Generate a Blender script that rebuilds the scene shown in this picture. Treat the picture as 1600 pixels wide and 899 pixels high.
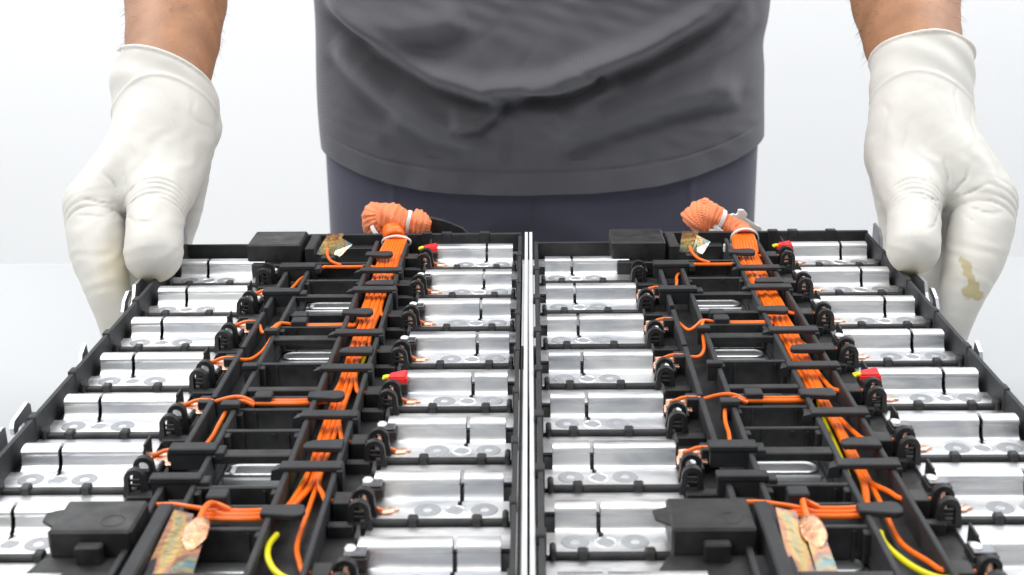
import bpy, bmesh, math, random
import numpy as np
from mathutils import Vector, Matrix
PI = math.pi
for o in list(bpy.data.objects): bpy.data.objects.remove(o)
SC = bpy.context.scene
COL = SC.collection
random.seed(7)

# ------------------------------------------------------------------ camera
cd = bpy.data.cameras.new('camera'); cam = bpy.data.objects.new('camera', cd); COL.objects.link(cam)
cd.sensor_width = 36.0; cd.lens = 47.25; cd.clip_start = 0.02; cd.clip_end = 50
_Y = np.array([26, 674.5, 2100.0]); _Y /= np.linalg.norm(_Y)
_r = math.radians(-0.65)
_Z = np.array([math.sin(_r), math.cos(_r), -(26*math.sin(_r)+674.5*math.cos(_r))/2100.0]); _Z /= np.linalg.norm(_Z)
_X = np.cross(_Z, _Y)
if _X[0] < 0: _X = -_X
M3 = np.array([_X, _Y, _Z])
rt, up, fw = M3[:, 0], M3[:, 1], M3[:, 2]
cam.matrix_world = Matrix(((rt[0], up[0], -fw[0], 0.0), (rt[1], up[1], -fw[1], 0.0), (rt[2], up[2], -fw[2], 0.33), (0, 0, 0, 1)))
cd.dof.use_dof = True; cd.dof.focus_distance = 0.70; cd.dof.aperture_fstop = 20
SC.camera = cam

# ------------------------------------------------------------------ light
w = bpy.data.worlds.new('World'); SC.world = w; w.use_nodes = True
w.node_tree.nodes['Background'].inputs[0].default_value = (0.93, 0.97, 1.0, 1)
w.node_tree.nodes['Background'].inputs[1].default_value = 0.40
def area(name, loc, target, sx, sy, power, col=(1, 1, 1)):
    l = bpy.data.lights.new(name, 'AREA'); l.shape = 'RECTANGLE'; l.size = sx; l.size_y = sy; l.energy = power; l.color = col
    o = bpy.data.objects.new(name, l); COL.objects.link(o); o.location = loc
    o.rotation_euler = (Vector(target)-Vector(loc)).to_track_quat('-Z', 'Y').to_euler()
    return o
area('softbox_overhead', (0.0, 0.75, 1.9), (0, 0.75, 0), 1.8, 1.1, 17)
area('softbox_front', (-1.0, -0.5, 1.5), (0, 0.9, 0.1), 0.8, 0.8, 12, (1, 0.98, 0.95))
area('softbox_backdrop_left', (-1.3, 1.3, 1.6), (-0.5, 2.3, 0.2), 0.9, 1.4, 30)
area('softbox_backdrop_right', (1.3, 1.3, 1.6), (0.5, 2.3, 0.2), 0.9, 1.4, 30)
SC.view_settings.view_transform = 'Standard'; SC.view_settings.look = 'None'
SC.view_settings.exposure = 0.12; SC.view_settings.gamma = 1.0; SC.view_settings.use_curve_mapping = False
try:
    SC.cycles.use_denoising = True
    SC.cycles.max_bounces = 8
except Exception: pass

# ------------------------------------------------------------------ materials
def mat(name, col, rough=0.5, metal=0.0, bump=None, var=None, sss=0.0, coat=0.0, stretch=None, rvar=None, spec=0.5):
    """bump=(scale,strength) ; var=(scale,amount) colour variation ; stretch = mapping scale"""
    m = bpy.data.materials.new(name); m.use_nodes = True; nt = m.node_tree; b = nt.nodes['Principled BSDF']
    b.inputs['Base Color'].default_value = (*col, 1); b.inputs['Roughness'].default_value = rough
    b.inputs['Metallic'].default_value = metal; b.inputs['Coat Weight'].default_value = coat
    b.inputs['Specular IOR Level'].default_value = spec
    if sss: b.inputs['Subsurface Weight'].default_value = sss; b.inputs['Subsurface Radius'].default_value = (0.006, 0.004, 0.003); b.inputs['Subsurface Scale'].default_value = 1.0
    tc = nt.nodes.new('ShaderNodeTexCoord'); mp = nt.nodes.new('ShaderNodeMapping'); nt.links.new(tc.outputs['Object'], mp.inputs[0])
    if stretch: mp.inputs['Scale'].default_value = stretch
    def noise(sc, det=4):
        n = nt.nodes.new('ShaderNodeTexNoise'); n.inputs['Scale'].default_value = sc; n.inputs['Detail'].default_value = det
        nt.links.new(mp.outputs[0], n.inputs['Vector']); return n
    if bump:
        n = noise(bump[0]); bp = nt.nodes.new('ShaderNodeBump'); bp.inputs['Strength'].default_value = bump[1]; bp.inputs['Distance'].default_value = 0.001
        nt.links.new(n.outputs['Fac'], bp.inputs['Height']); nt.links.new(bp.outputs[0], b.inputs['Normal'])
    if var:
        n = noise(var[0]); rp = nt.nodes.new('ShaderNodeValToRGB'); k = var[1]
        rp.color_ramp.elements[0].position = 0.3; rp.color_ramp.elements[1].position = 0.7
        rp.color_ramp.elements[0].color = (*[max(0, c*(1-k)) for c in col], 1); rp.color_ramp.elements[1].color = (*[min(1, c*(1+k)) for c in col], 1)
        nt.links.new(n.outputs['Fac'], rp.inputs[0]); nt.links.new(rp.outputs[0], b.inputs['Base Color'])
    if rvar:
        n = noise(rvar[0]); mr = nt.nodes.new('ShaderNodeMapRange'); mr.inputs['To Min'].default_value = rvar[1]; mr.inputs['To Max'].default_value = rvar[2]
        mr.inputs['From Min'].default_value = 0.3; mr.inputs['From Max'].default_value = 0.7
        nt.links.new(n.outputs['Fac'], mr.inputs['Value']); nt.links.new(mr.outputs[0], b.inputs['Roughness'])
    m['_b'] = 1
    return m
M = {}
M['plastic'] = mat('black_plastic', (0.021, 0.021, 0.0222), 0.42, bump=(900, 0.08), rvar=(120, 0.34, 0.6), var=(160, 0.4))
M['matte_plastic'] = mat('matte_black_plastic', (0.024, 0.025, 0.028), 0.6, bump=(1500, 0.2), var=(120, 0.3))
M['rubber'] = mat('black_rubber_plastic', (0.013, 0.013, 0.0145), 0.5, bump=(1100, 0.1))
M['alu'] = mat('brushed_aluminium', (0.86, 0.865, 0.875), 0.36, 0.96, bump=(420, 0.10), var=(90, 0.10), stretch=(0.45, 1.6, 1.2), rvar=(70, 0.28, 0.52))
M['tab'] = mat('dark_nickel_tab', (0.30, 0.31, 0.33), 0.3, 1.0, bump=(500, 0.2), var=(200, 0.3))
M['copper2'] = mat('heat_darkened_copper', (0.80, 0.36, 0.20), 0.3, 0.9, bump=(700, 0.6), var=(260, 0.4), coat=0.7)
M['weld'] = mat('weld_spatter', (0.38, 0.39, 0.41), 0.55, 0.8, bump=(1800, 0.6), rvar=(700, 0.3, 0.6))
M['steel'] = mat('steel_plate', (0.74, 0.76, 0.79), 0.40, 1.0, bump=(300, 0.1))
M['cell'] = mat('cell_case_metal', (0.36, 0.37, 0.38), 0.5, 0.9, bump=(400, 0.12), var=(150, 0.1))
M['insul'] = mat('grey_insulating_film', (0.11, 0.115, 0.12), 0.35, 0.2, bump=(700, 0.2))
M['vent'] = mat('vent_metal', (0.66, 0.67, 0.68), 0.42, 1.0, bump=(250, 0.2))
M['orange'] = mat('orange_insulation', (0.95, 0.17, 0.008), 0.34, var=(300, 0.08))
M['yellow'] = mat('yellow_insulation', (0.80, 0.72, 0.01), 0.35)
M['red'] = mat('red_insulation', (0.75, 0.025, 0.03), 0.32, bump=(400, 0.25))
M['copper'] = mat('tinned_copper', (0.93, 0.55, 0.40), 0.3, 1.0, bump=(900, 0.5), var=(400, 0.12), coat=0.5)
M['skin'] = mat('skin', (0.34, 0.162, 0.082), 0.5, bump=(350, 0.35), var=(60, 0.16), sss=0.12)
M['hair'] = mat('dark_hair', (0.03, 0.018, 0.012), 0.5)
M['label'] = mat('white_label', (0.75, 0.75, 0.74), 0.5)
M['nylon'] = mat('white_nylon', (0.80, 0.79, 0.78), 0.38, sss=0.2)
M['wall'] = mat('white_wall_paint', (0.83, 0.84, 0.85), 0.8, bump=(60, 0.02))
M['table'] = mat('white_tabletop', (0.47, 0.485, 0.495), 0.6)
M['floor'] = mat('pale_floor', (0.6, 0.6, 0.6), 0.6)

def vary_alu():
    m = M['alu']; nt = m.node_tree; b = nt.nodes['Principled BSDF']
    mp = [n for n in nt.nodes if n.type == 'MAPPING'][0]; oi = nt.nodes.new('ShaderNodeObjectInfo'); ml = nt.nodes.new('ShaderNodeMath'); ml.operation = 'MULTIPLY'; ml.inputs[1].default_value = 9.0
    nt.links.new(oi.outputs['Random'], ml.inputs[0]); nt.links.new(ml.outputs[0], mp.inputs['Location'])
    n = nt.nodes.new('ShaderNodeTexNoise'); n.inputs['Scale'].default_value = 60; n.inputs['Detail'].default_value = 6; n.inputs['Distortion'].default_value = 1.0; nt.links.new(mp.outputs[0], n.inputs['Vector'])
    r = nt.nodes.new('ShaderNodeValToRGB'); r.color_ramp.elements[0].position = 0.34; r.color_ramp.elements[0].color = (0.64, 0.655, 0.69, 1); r.color_ramp.elements[1].position = 0.55; r.color_ramp.elements[1].color = (0.90, 0.90, 0.90, 1)
    nt.links.new(n.outputs['Fac'], r.inputs[0]); nt.links.new(r.outputs[0], b.inputs['Base Color'])
vary_alu()
def iridescent():
    m = mat('heat_tinted_mica', (0.5, 0.4, 0.2), 0.15, 0.7, bump=(120, 1.0), coat=0.9); m.node_tree.nodes['Principled BSDF'].inputs['Transmission Weight'].default_value = 0.25; nt = m.node_tree; b = nt.nodes['Principled BSDF']
    tc = nt.nodes.new('ShaderNodeTexCoord'); n = nt.nodes.new('ShaderNodeTexNoise'); n.inputs['Scale'].default_value = 60; n.inputs['Detail'].default_value = 3.0; n.inputs['Distortion'].default_value = 0.5
    mp_ = nt.nodes.new('ShaderNodeMapping'); mp_.inputs['Scale'].default_value = (1.6, 0.55, 1); mp_.inputs['Rotation'].default_value = (0, 0, 0.3); nt.links.new(tc.outputs['Object'], mp_.inputs[0]); nt.links.new(mp_.outputs[0], n.inputs['Vector'])
    r = nt.nodes.new('ShaderNodeValToRGB'); e = r.color_ramp.elements
    e[0].position = 0.36; e[0].color = (0.07, 0.20, 0.21, 1); e[1].position = 0.68; e[1].color = (0.16, 0.28, 0.31, 1)
    for p, c in ((0.42, (0.26, 0.30, 0.18)), (0.49, (0.58, 0.38, 0.10)), (0.55, (0.50, 0.20, 0.09)), (0.59, (0.25, 0.16, 0.17)), (0.64, (0.40, 0.33, 0.13))):
        x = e.new(p); x.color = (*c, 1)
    nt.links.new(n.outputs['Fac'], r.inputs[0]); nt.links.new(r.outputs[0], b.inputs['Base Color']); return m
M['mica'] = iridescent()

def glove_mat():
    m = mat('latex_glove', (0.63, 0.600, 0.540), 0.45, bump=(260, 0.10), sss=0.18, spec=0.35); nt = m.node_tree; b = nt.nodes['Principled BSDF']
    at = nt.nodes.new('ShaderNodeAttribute'); at.attribute_name = 'stain'
    tc = nt.nodes.new('ShaderNodeTexCoord'); n = nt.nodes.new('ShaderNodeTexNoise'); n.inputs['Scale'].default_value = 170; n.inputs['Detail'].default_value = 6
    nt.links.new(tc.outputs['Object'], n.inputs['Vector'])
    sep = nt.nodes.new('ShaderNodeSeparateColor'); nt.links.new(at.outputs['Color'], sep.inputs[0])
    def ramp(src, c0, c1, lo, hi):
        mr = nt.nodes.new('ShaderNodeMapRange'); mr.interpolation_type = 'SMOOTHSTEP'; mr.inputs['From Min'].default_value = lo; mr.inputs['From Max'].default_value = hi
        nt.links.new(src, mr.inputs['Value']); return mr
    # soft yellowing at the finger tips (red channel), brown stain (green channel, edge broken by noise)
    mul = nt.nodes.new('ShaderNodeMath'); mul.operation = 'MULTIPLY'; nt.links.new(sep.outputs[0], mul.inputs[0]); mul.inputs[1].default_value = 0.8
    mx = nt.nodes.new('ShaderNodeMix'); mx.data_type = 'RGBA'; nt.links.new(mul.outputs[0], mx.inputs[0])
    mx.inputs[6].default_value = (0.66, 0.645, 0.61, 1); mx.inputs[7].default_value = (0.62, 0.52, 0.28, 1)
    add = nt.nodes.new('ShaderNodeMath'); add.operation = 'ADD'; nt.links.new(sep.outputs[1], add.inputs[0]); nt.links.new(n.outputs['Fac'], add.inputs[1])
    mr = ramp(add.outputs[0], 0, 1, 0.93, 1.15)
    mrs = nt.nodes.new('ShaderNodeMath'); mrs.operation = 'MULTIPLY'; nt.links.new(mr.outputs[0], mrs.inputs[0]); mrs.inputs[1].default_value = 0.8; mr = mrs
    mx2 = nt.nodes.new('ShaderNodeMix'); mx2.data_type = 'RGBA'; nt.links.new(mr.outputs[0], mx2.inputs[0]); nt.links.new(mx.outputs[2], mx2.inputs[6])
    mx2.inputs[7].default_value = (0.45, 0.38, 0.17, 1)
    nt.links.new(mx2.outputs[2], b.inputs['Base Color']); return m
M['glove'] = glove_mat()

def cloth_mat(name, col, scale, k=0.5):
    m = mat(name, col, 0.85, var=(14, 0.07)); nt = m.node_tree; b = nt.nodes['Principled BSDF']; b.inputs['Sheen Weight'].default_value = 0.25
    uv = nt.nodes.new('ShaderNodeUVMap'); uv.uv_map = 'UVMap'
    mp = nt.nodes.new('ShaderNodeMapping'); mp.inputs['Rotation'].default_value = (0, 0, 0.6); mp.inputs['Scale'].default_value = (scale, scale, scale); nt.links.new(uv.outputs[0], mp.inputs[0])
    v = nt.nodes.new('ShaderNodeTexVoronoi'); v.inputs['Scale'].default_value = 1; v.inputs['Randomness'].default_value = 0.15; nt.links.new(mp.outputs[0], v.inputs['Vector'])
    bp = nt.nodes.new('ShaderNodeBump'); bp.inputs['Strength'].default_value = k; bp.inputs['Distance'].default_value = 0.0006
    nt.links.new(v.outputs['Distance'], bp.inputs['Height']); nt.links.new(bp.outputs[0], b.inputs['Normal']); return m
M['shirt'] = cloth_mat('grey_knit_jersey', (0.104, 0.104, 0.119), 620, 1.0)
M['trouser'] = cloth_mat('navy_grey_twill', (0.072, 0.071, 0.108), 1300, 0.3)

def braid_mat():
    m = mat('orange_braid', (0.95, 0.20, 0.06), 0.5, sss=0.05); nt = m.node_tree; b = nt.nodes['Principled BSDF']
    uv = nt.nodes.new('ShaderNodeUVMap'); uv.uv_map = 'UVMap'
    hs = []
    for ang in (0.75, -0.75):
        mp = nt.nodes.new('ShaderNodeMapping'); mp.inputs['Rotation'].default_value = (0, 0, ang); nt.links.new(uv.outputs[0], mp.inputs[0])
        wv = nt.nodes.new('ShaderNodeTexWave'); wv.inputs['Scale'].default_value = 230; wv.inputs['Distortion'].default_value = 0.0; nt.links.new(mp.outputs[0], wv.inputs['Vector']); hs.append(wv)
    mxm = nt.nodes.new('ShaderNodeMath'); mxm.operation = 'MAXIMUM'; nt.links.new(hs[0].outputs['Fac'], mxm.inputs[0]); nt.links.new(hs[1].outputs['Fac'], mxm.inputs[1])
    bp = nt.nodes.new('ShaderNodeBump'); bp.inputs['Strength'].default_value = 0.6; bp.inputs['Distance'].default_value = 0.0006
    nt.links.new(mxm.outputs[0], bp.inputs['Height']); nt.links.new(bp.outputs[0], b.inputs['Normal'])
    r = nt.nodes.new('ShaderNodeValToRGB'); r.color_ramp.elements[0].position = 0.45; r.color_ramp.elements[0].color = (0.90, 0.16, 0.045, 1)
    r.color_ramp.elements[1].position = 0.72; r.color_ramp.elements[1].color = (1.0, 0.33, 0.14, 1)
    nt.links.new(mxm.outputs[0], r.inputs[0]); nt.links.new(r.outputs[0], b.inputs['Base Color']); return m
M['braid'] = braid_mat()

# ------------------------------------------------------------------ mesh helpers
YO = 0.58       # a module's origin sits on the table under its middle
def V(u, y, h): return (u, y-YO, 0.11+h)      # module chart: u across, y along, h above the busbar crests
class MB:
    def __init__(s): s.bm = bmesh.new(); s.uv = s.bm.loops.layers.uv.new('UVMap')
    def face(s, vs):
        try: return s.bm.faces.new(vs)
        except ValueError: return None
    def box(s, u0, u1, y0, y1, h0, h1, bev=0.0004, conv=True):
        c = [(u0, y0, h0), (u1, y0, h0), (u1, y1, h0), (u0, y1, h0), (u0, y0, h1), (u1, y0, h1), (u1, y1, h1), (u0, y1, h1)]
        if conv: c = [V(*p) for p in c]
        v = [s.bm.verts.new(p) for p in c]
        fs = [s.face([v[i] for i in f]) for f in ((3, 2, 1, 0), (4, 5, 6, 7), (0, 1, 5, 4), (1, 2, 6, 5), (2, 3, 7, 6), (3, 0, 4, 7))]
        if bev:
            es = list({e for f in fs for e in f.edges}); bmesh.ops.bevel(s.bm, geom=es, offset=bev, segments=1, affect='EDGES', profile=0.5)
        return s
    def hexa(s, bot, top):
        v = [s.bm.verts.new(p) for p in bot+top]
        for f in ((3, 2, 1, 0), (4, 5, 6, 7), (0, 1, 5, 4), (1, 2, 6, 5), (2, 3, 7, 6), (3, 0, 4, 7)): s.face([v[i] for i in f])
        return s
    def prism(s, pts, vec, bev=0.0):
        """closed outline pts (3-D, planar) pushed along vec"""
        a = [s.bm.verts.new(p) for p in pts]; b = [s.bm.verts.new((p[0]+vec[0], p[1]+vec[1], p[2]+vec[2])) for p in pts]
        fs = [s.face(a[::-1]), s.face(b)]; n = len(pts)
        for i in range(n): fs.append(s.face([a[i], a[(i+1) % n], b[(i+1) % n], b[i]]))
        if bev:
            es = list({e for f in fs if f for e in f.edges}); bmesh.ops.bevel(s.bm, geom=es, offset=bev, segments=1, affect='EDGES')
        return s
    def tube(s, pts, rad, seg=8, smooth=True, cap=True, vs=None):
        pts = [Vector(p) for p in pts]; n = len(pts); R = rad if isinstance(rad, (list, tuple)) else [rad]*n
        rings = []; nrm = None; L = 0
        for i, p in enumerate(pts):
            t = (pts[min(i+1, n-1)]-pts[max(i-1, 0)]).normalized()
            if nrm is None:
                a = Vector((0, 0, 1)) if abs(t.z) < 0.9 else Vector((1, 0, 0)); nrm = (a-t*a.dot(t)).normalized()
            else: nrm = (nrm-t*nrm.dot(t)).normalized()
            bn = t.cross(nrm)
            if i: L += (p-pts[i-1]).length
            rings.append(([s.bm.verts.new(p+(nrm*math.cos(2*PI*k/seg)+bn*math.sin(2*PI*k/seg))*R[i]) for k in range(seg)], L))
        for (a, la), (b, lb) in zip(rings, rings[1:]):
            for k in range(seg):
                f = s.face([a[k], a[(k+1) % seg], b[(k+1) % seg], b[k]])
                if f:
                    f.smooth = smooth; rr = max(R)
                    us = (2*PI*rr*k/seg, 2*PI*rr*(k+1)/seg)
                    for l, q in zip(f.loops, ((us[0], la), (us[1], la), (us[1], lb), (us[0], lb))): l[s.uv].uv = q
        if cap:
            s.face(rings[0][0][::-1]); s.face(rings[-1][0])
        return s
    def disc(s, c, R, h, seg=24, rin=0.0):
        """flat raised disc or ring round c (already a world-like point)"""
        cx, cy, cz = c
        o1 = [s.bm.verts.new((cx+R*math.cos(2*PI*k/seg), cy+R*math.sin(2*PI*k/seg), cz)) for k in range(seg)]
        o2 = [s.bm.verts.new((cx+(R-h)*math.cos(2*PI*k/seg), cy+(R-h)*math.sin(2*PI*k/seg), cz+h)) for k in range(seg)]
        for k in range(seg): s.face([o1[k], o1[(k+1) % seg], o2[(k+1) % seg], o2[k]])
        if rin:
            i2 = [s.bm.verts.new((cx+(rin+h)*math.cos(2*PI*k/seg), cy+(rin+h)*math.sin(2*PI*k/seg), cz+h)) for k in range(seg)]
            i1 = [s.bm.verts.new((cx+rin*math.cos(2*PI*k/seg), cy+rin*math.sin(2*PI*k/seg), cz)) for k in range(seg)]
            for k in range(seg):
                s.face([o2[k], o2[(k+1) % seg], i2[(k+1) % seg], i2[k]]); s.face([i2[k], i2[(k+1) % seg], i1[(k+1) % seg], i1[k]])
        else: s.face(o2)
        return s
    def mesh(s, name, m=None):
        me = bpy.data.meshes.new(name); bmesh.ops.recalc_face_normals(s.bm, faces=s.bm.faces[:])
        for e in s.bm.edges:
            if len(e.link_faces) == 2 and e.calc_face_angle(0) > 0.62: e.smooth = False
        s.bm.to_mesh(me); s.bm.free()
        if m: me.materials.append(m)
        return me
    def build(s, name, m, parent=None): return link(name, s.mesh(name, m), parent)
def link(name, me, parent=None, loc=None):
    o = bpy.data.objects.new(name, me); COL.objects.link(o)
    if parent: o.parent = parent
    if loc is not None: o.location = loc
    return o
def empty(name, loc, label, cat, group=None):
    o = bpy.data.objects.new(name, None); COL.objects.link(o); o.location = loc; o.empty_display_size = 0.05
    o['label'] = label; o['category'] = cat
    if group: o['group'] = group
    return o
def kids(o): return [c for c in bpy.data.objects if c.parent == o]
def spline(pts, n=8):
    """Catmull-Rom through tuples of any length"""
    P = [np.array(p, float) for p in pts]; P = [2*P[0]-P[1]]+P+[2*P[-1]-P[-2]]; out = []
    for i in range(1, len(P)-2):
        for k in range(n):
            t = k/n; a, b, c, d = P[i-1:i+3]
            out.append(0.5*((2*b)+(c-a)*t+(2*a-5*b+4*c-d)*t*t+(3*b-a-3*c+d)*t**3))
    out.append(P[-2]); return out

# ------------------------------------------------------------------ setting
def structure(name, mb, m):
    o = mb.build(name, m); o['kind'] = 'structure'; return o
structure('tabletop', MB().box(-1.6, 1.6, -0.4, 1.107, -0.03, 0.0, 0.002, False), M['table'])
structure('back_wall', MB().box(-3.5, 3.5, 2.3, 2.35, -1.2, 3.2, 0, False), M['wall'])
structure('floor', MB().box(-3.5, 3.5, -2.5, 2.298, -0.85, -0.80, 0, False), M['floor'])

# ------------------------------------------------------------------ battery module
LY = [0.7425-0.0513*k for k in range(8)]       # crest of each busbar in the left column
RY = [0.7700-0.0518*k for k in range(9)]      # and in the right column
HF = -0.0083                                  # height of the flats below the crests
TH = 0.0012
def crest_profile(y0, y1):
    top = []
    c, r = -0.0030, 0.0030
    fr = [(-0.0080, HF), (-0.0072, HF+0.0001), (-0.0064, HF+0.0004), (-0.0057, HF+0.0010), (-0.0052, HF+0.0018), (-0.0048, HF+0.0029), (-0.0044, HF+0.0044), (-0.0042, -0.0034)]
    arc = [(-0.0044, -0.0031), (-0.0046, -0.0026), (-0.0046, -0.0018), (-0.0042, -0.0010), (-0.0035, -0.0005), (-0.0024, -0.0002), (-0.0008, 0.0), (0.0010, -0.0001), (0.0026, -0.0005), (0.0037, -0.0012), (0.0044, -0.0022), (0.0046, -0.0034)]
    bk = [(0.0048, HF+0.0030), (0.0054, HF+0.0014), (0.0066, HF+0.0004), (0.0080, HF)]
    return fr+arc+bk
def sheet(mb, prof, u0, u1, smooth=True):
    """extrude a (y,h) profile with thickness TH from u0 to u1"""
    n = len(prof); off = []
    for i in range(n):
        a = prof[max(i-1, 0)]; b = prof[min(i+1, n-1)]; dy, dh = b[0]-a[0], b[1]-a[1]; l = math.hypot(dy, dh) or 1
        off.append((prof[i][0]+dh/l*TH, prof[i][1]-dy/l*TH))
    def col(u): return [mb.bm.verts.new(V(u, y+YO, h)) for y, h in prof], [mb.bm.verts.new(V(u, y+YO, h)) for y, h in off]
    A, Ao = col(u0); B, Bo = col(u1)
    for i in range(n-1):
        f = mb.face([A[i], A[i+1], B[i+1], B[i]]);
        if f: f.smooth = smooth
        mb.face([Ao[i], Bo[i], Bo[i+1], Ao[i+1]])
        mb.face([A[i], Ao[i], Ao[i+1], A[i+1]]); mb.face([B[i], B[i+1], Bo[i+1], Bo[i]])
    mb.face([A[0], B[0], Bo[0], Ao[0]]); mb.face([A[-1], Ao[-1], Bo[-1], B[-1]])
def busbar_mesh(side, rear):
    """local y = 0 at the crest; side -1 left column, +1 right column"""
    mb = MB()
    cp = crest_profile(0, 0)
    def rng(a, b): return (a, b) if side < 0 else (-b, -a)
    sheet(mb, cp, *rng(-0.0952, -0.0806)); sheet(mb, cp, *rng(-0.0790, -0.0470))
    def flat(a, b, ya, yb):
        a, b = rng(a, b)
        mb.box(a, b, ya+YO, yb+YO, HF-TH, HF, 0.0)
    flat(-0.0988, -0.0466, -0.0240, -0.0148)
    flat(-0.0988, -0.0799, -0.0148, -0.0080); flat(-0.0783, -0.0466, -0.0148, -0.0080)
    flat(-0.0988, -0.0466, 0.0080, rear)
    me = mb.mesh('busbar', M['alu'])
    return me
bus = {(-1, 0): busbar_mesh(-1, 0.0232), (1, 0): busbar_mesh(1, 0.0236), (1, 1): busbar_mesh(1, 0.0125)}
ring_me = MB().disc(V(0, YO, HF), 0.0050, 0.00022, 28, 0.0017).mesh('weld_ring', M['weld'])
def hole_mesh():
    mb = MB(); mb.disc(V(0, YO, HF), 0.0040, 0.0003, 24, 0.0031); return mb.mesh('slit_hole', M['alu'])
hole_me = hole_mesh()
hole_in = MB().disc(V(0, YO, HF-0.0003), 0.0034, 0.00035, 20).mesh('hole_bottom', M['weld'])

def arch(bars, w=0.0039, wi=0.0021, H=0.0108, d=0.0032):
    pts = [(-w*1.22, 0), (-w*1.03, H-w-0.002)]+[(w*math.cos(a), H-w+w*math.sin(a)) for a in np.linspace(PI, 0, 11)]+[(w*1.03, H-w-0.002), (w*1.22, 0)]
    pin = [(wi, 0.0008)]+[(wi*math.cos(a), H-w-0.0001+wi*math.sin(a)) for a in np.linspace(0, PI, 9)]+[(-wi, 0.0008)]
    mb = MB()
    out = pts; n = len(out)
    # build as strip quads front/back between outer and inner outlines
    oi = list(zip(out, [pin[::-1][min(len(pin)-1, int(round(k*(len(pin)-1)/(n-1))))] for k in range(n)]))
    def vv(y): return [(mb.bm.verts.new((a[0], y, a[1])), mb.bm.verts.new((b[0], y, b[1]))) for a, b in oi]
    F, B = vv(-d/2), vv(d/2)
    for k in range(n-1):
        mb.face([F[k][0], F[k+1][0], F[k+1][1], F[k][1]]); mb.face([B[k][0], B[k][1], B[k+1][1], B[k+1][0]])
        f = mb.face([F[k][0], B[k][0], B[k+1][0], F[k+1][0]]);
        if f: f.smooth = True
        f = mb.face([F[k][1], F[k+1][1], B[k+1][1], B[k][1]])
    bmesh.ops.remove_doubles(mb.bm, verts=mb.bm.verts[:], dist=1e-6)
    mb.box(-w, w, -d/2, d/2, -0.003, 0.0009, 0.0002, False)
    if bars:
        mb.box(-wi, wi, 0.0002, 0.0014, 0.0030, 0.0039, 0.0001, False); mb.box(-wi, wi, 0.0002, 0.0014, 0.0052, 0.0059, 0.0001, False)
    return mb.mesh('cable_clip', M['rubber'])
clip_front, clip_rear = arch(True), arch(False)
_mb = MB(); _mb.tube([(0, -0.001, 0.001), (0, 0.0, 0.004), (0.0002, 0.0012, 0.0068), (0, 0.003, 0.0078)], [0.0017, 0.0020, 0.0019, 0.0006], 10); lug_me = _mb.mesh('copper_lug', M['copper'])
def blob(name, m, sx, sy, sz, seed=1, mod=0.15):
    mb = MB(); bmesh.ops.create_icosphere(mb.bm, subdivisions=3, radius=1)
    rr = random.Random(seed); ph = [rr.uniform(0, 6) for _ in range(6)]
    for v in mb.bm.verts:
        k = 1+mod*(math.sin(3*v.co.x+ph[0])*math.cos(4*v.co.y+ph[1])+0.5*math.sin(7*v.co.y+ph[2]+3*v.co.z))
        v.co = Vector((v.co.x*sx*k, v.co.y*sy*k, v.co.z*sz*k))
    for f in mb.bm.faces: f.smooth = True
    return mb.mesh(name, m)
solder_me = blob('solder_blob', M['copper'], 0.0042, 0.0022, 0.0010, 3)

def divider_mesh(side):
    mb = MB(); s = side
    def bx(a, b, *r): mb.box(min(a*-s, b*-s), max(a*-s, b*-s), *r)
    bx(-0.0970, -0.0440, YO-0.0018, YO+0.0012, HF-0.004, HF+0.0018, 0.0004)
    for u in (-0.0860, -0.0631): bx(u-0.0019, u+0.0019, YO-0.0026, YO+0.0020, HF-0.003, HF+0.0032, 0.0006)
    bx(-0.0975, -0.0952, YO-0.0030, YO+0.0030, HF-0.003, HF+0.0045, 0.0007)
    return mb.mesh('divider_bar', M['plastic'])
div_me = {-1: divider_mesh(-1), 1: divider_mesh(1)}

def fin_mesh(): return MB().box(-0.00045, 0.00045, YO-0.0040, YO+0.0050, HF, 0.0014, 0.0001).mesh('tab_fin', M['plastic'])
fin_me = fin_mesh()
ctab_me = MB().hexa([V(-0.0, YO-0.0085, -0.0066), V(0.0118, YO-0.0085, -0.0062), V(0.0118, YO-0.0002, -0.0042), V(0, YO-0.0002, -0.0042)],
                    [V(-0.0, YO-0.0085, -0.0058), V(0.0118, YO-0.0085, -0.0054), V(0.0118, YO-0.0002, -0.0034), V(0, YO-0.0002, -0.0034)]).mesh('copper_tab', M['copper'])
stab_mb = MB(); stab_mb.box(0, 0.0075, YO-0.0045, YO+0.0035, -0.0008, 0.0, 0.0002)
stab_me = stab_mb.mesh('sensing_tab', M['tab'])
sbase_me = MB().box(-0.0006, 0.0081, YO-0.0056, YO+0.0043, -0.0050, -0.0012, 0.0003).mesh('tab_holder', M['plastic'])
dimple_me = blob('solder_dimple', M['nylon'], 0.0020, 0.0026, 0.0006, 9, 0.07)

def wire(pts, r=0.00088, m='orange', n=5, name='orange_wire', parent=None, seg=8):
    p = spline([V(*q) for q in pts], n); return MB().tube([tuple(a) for a in p], r, seg).build(name, M[m], parent)

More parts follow.
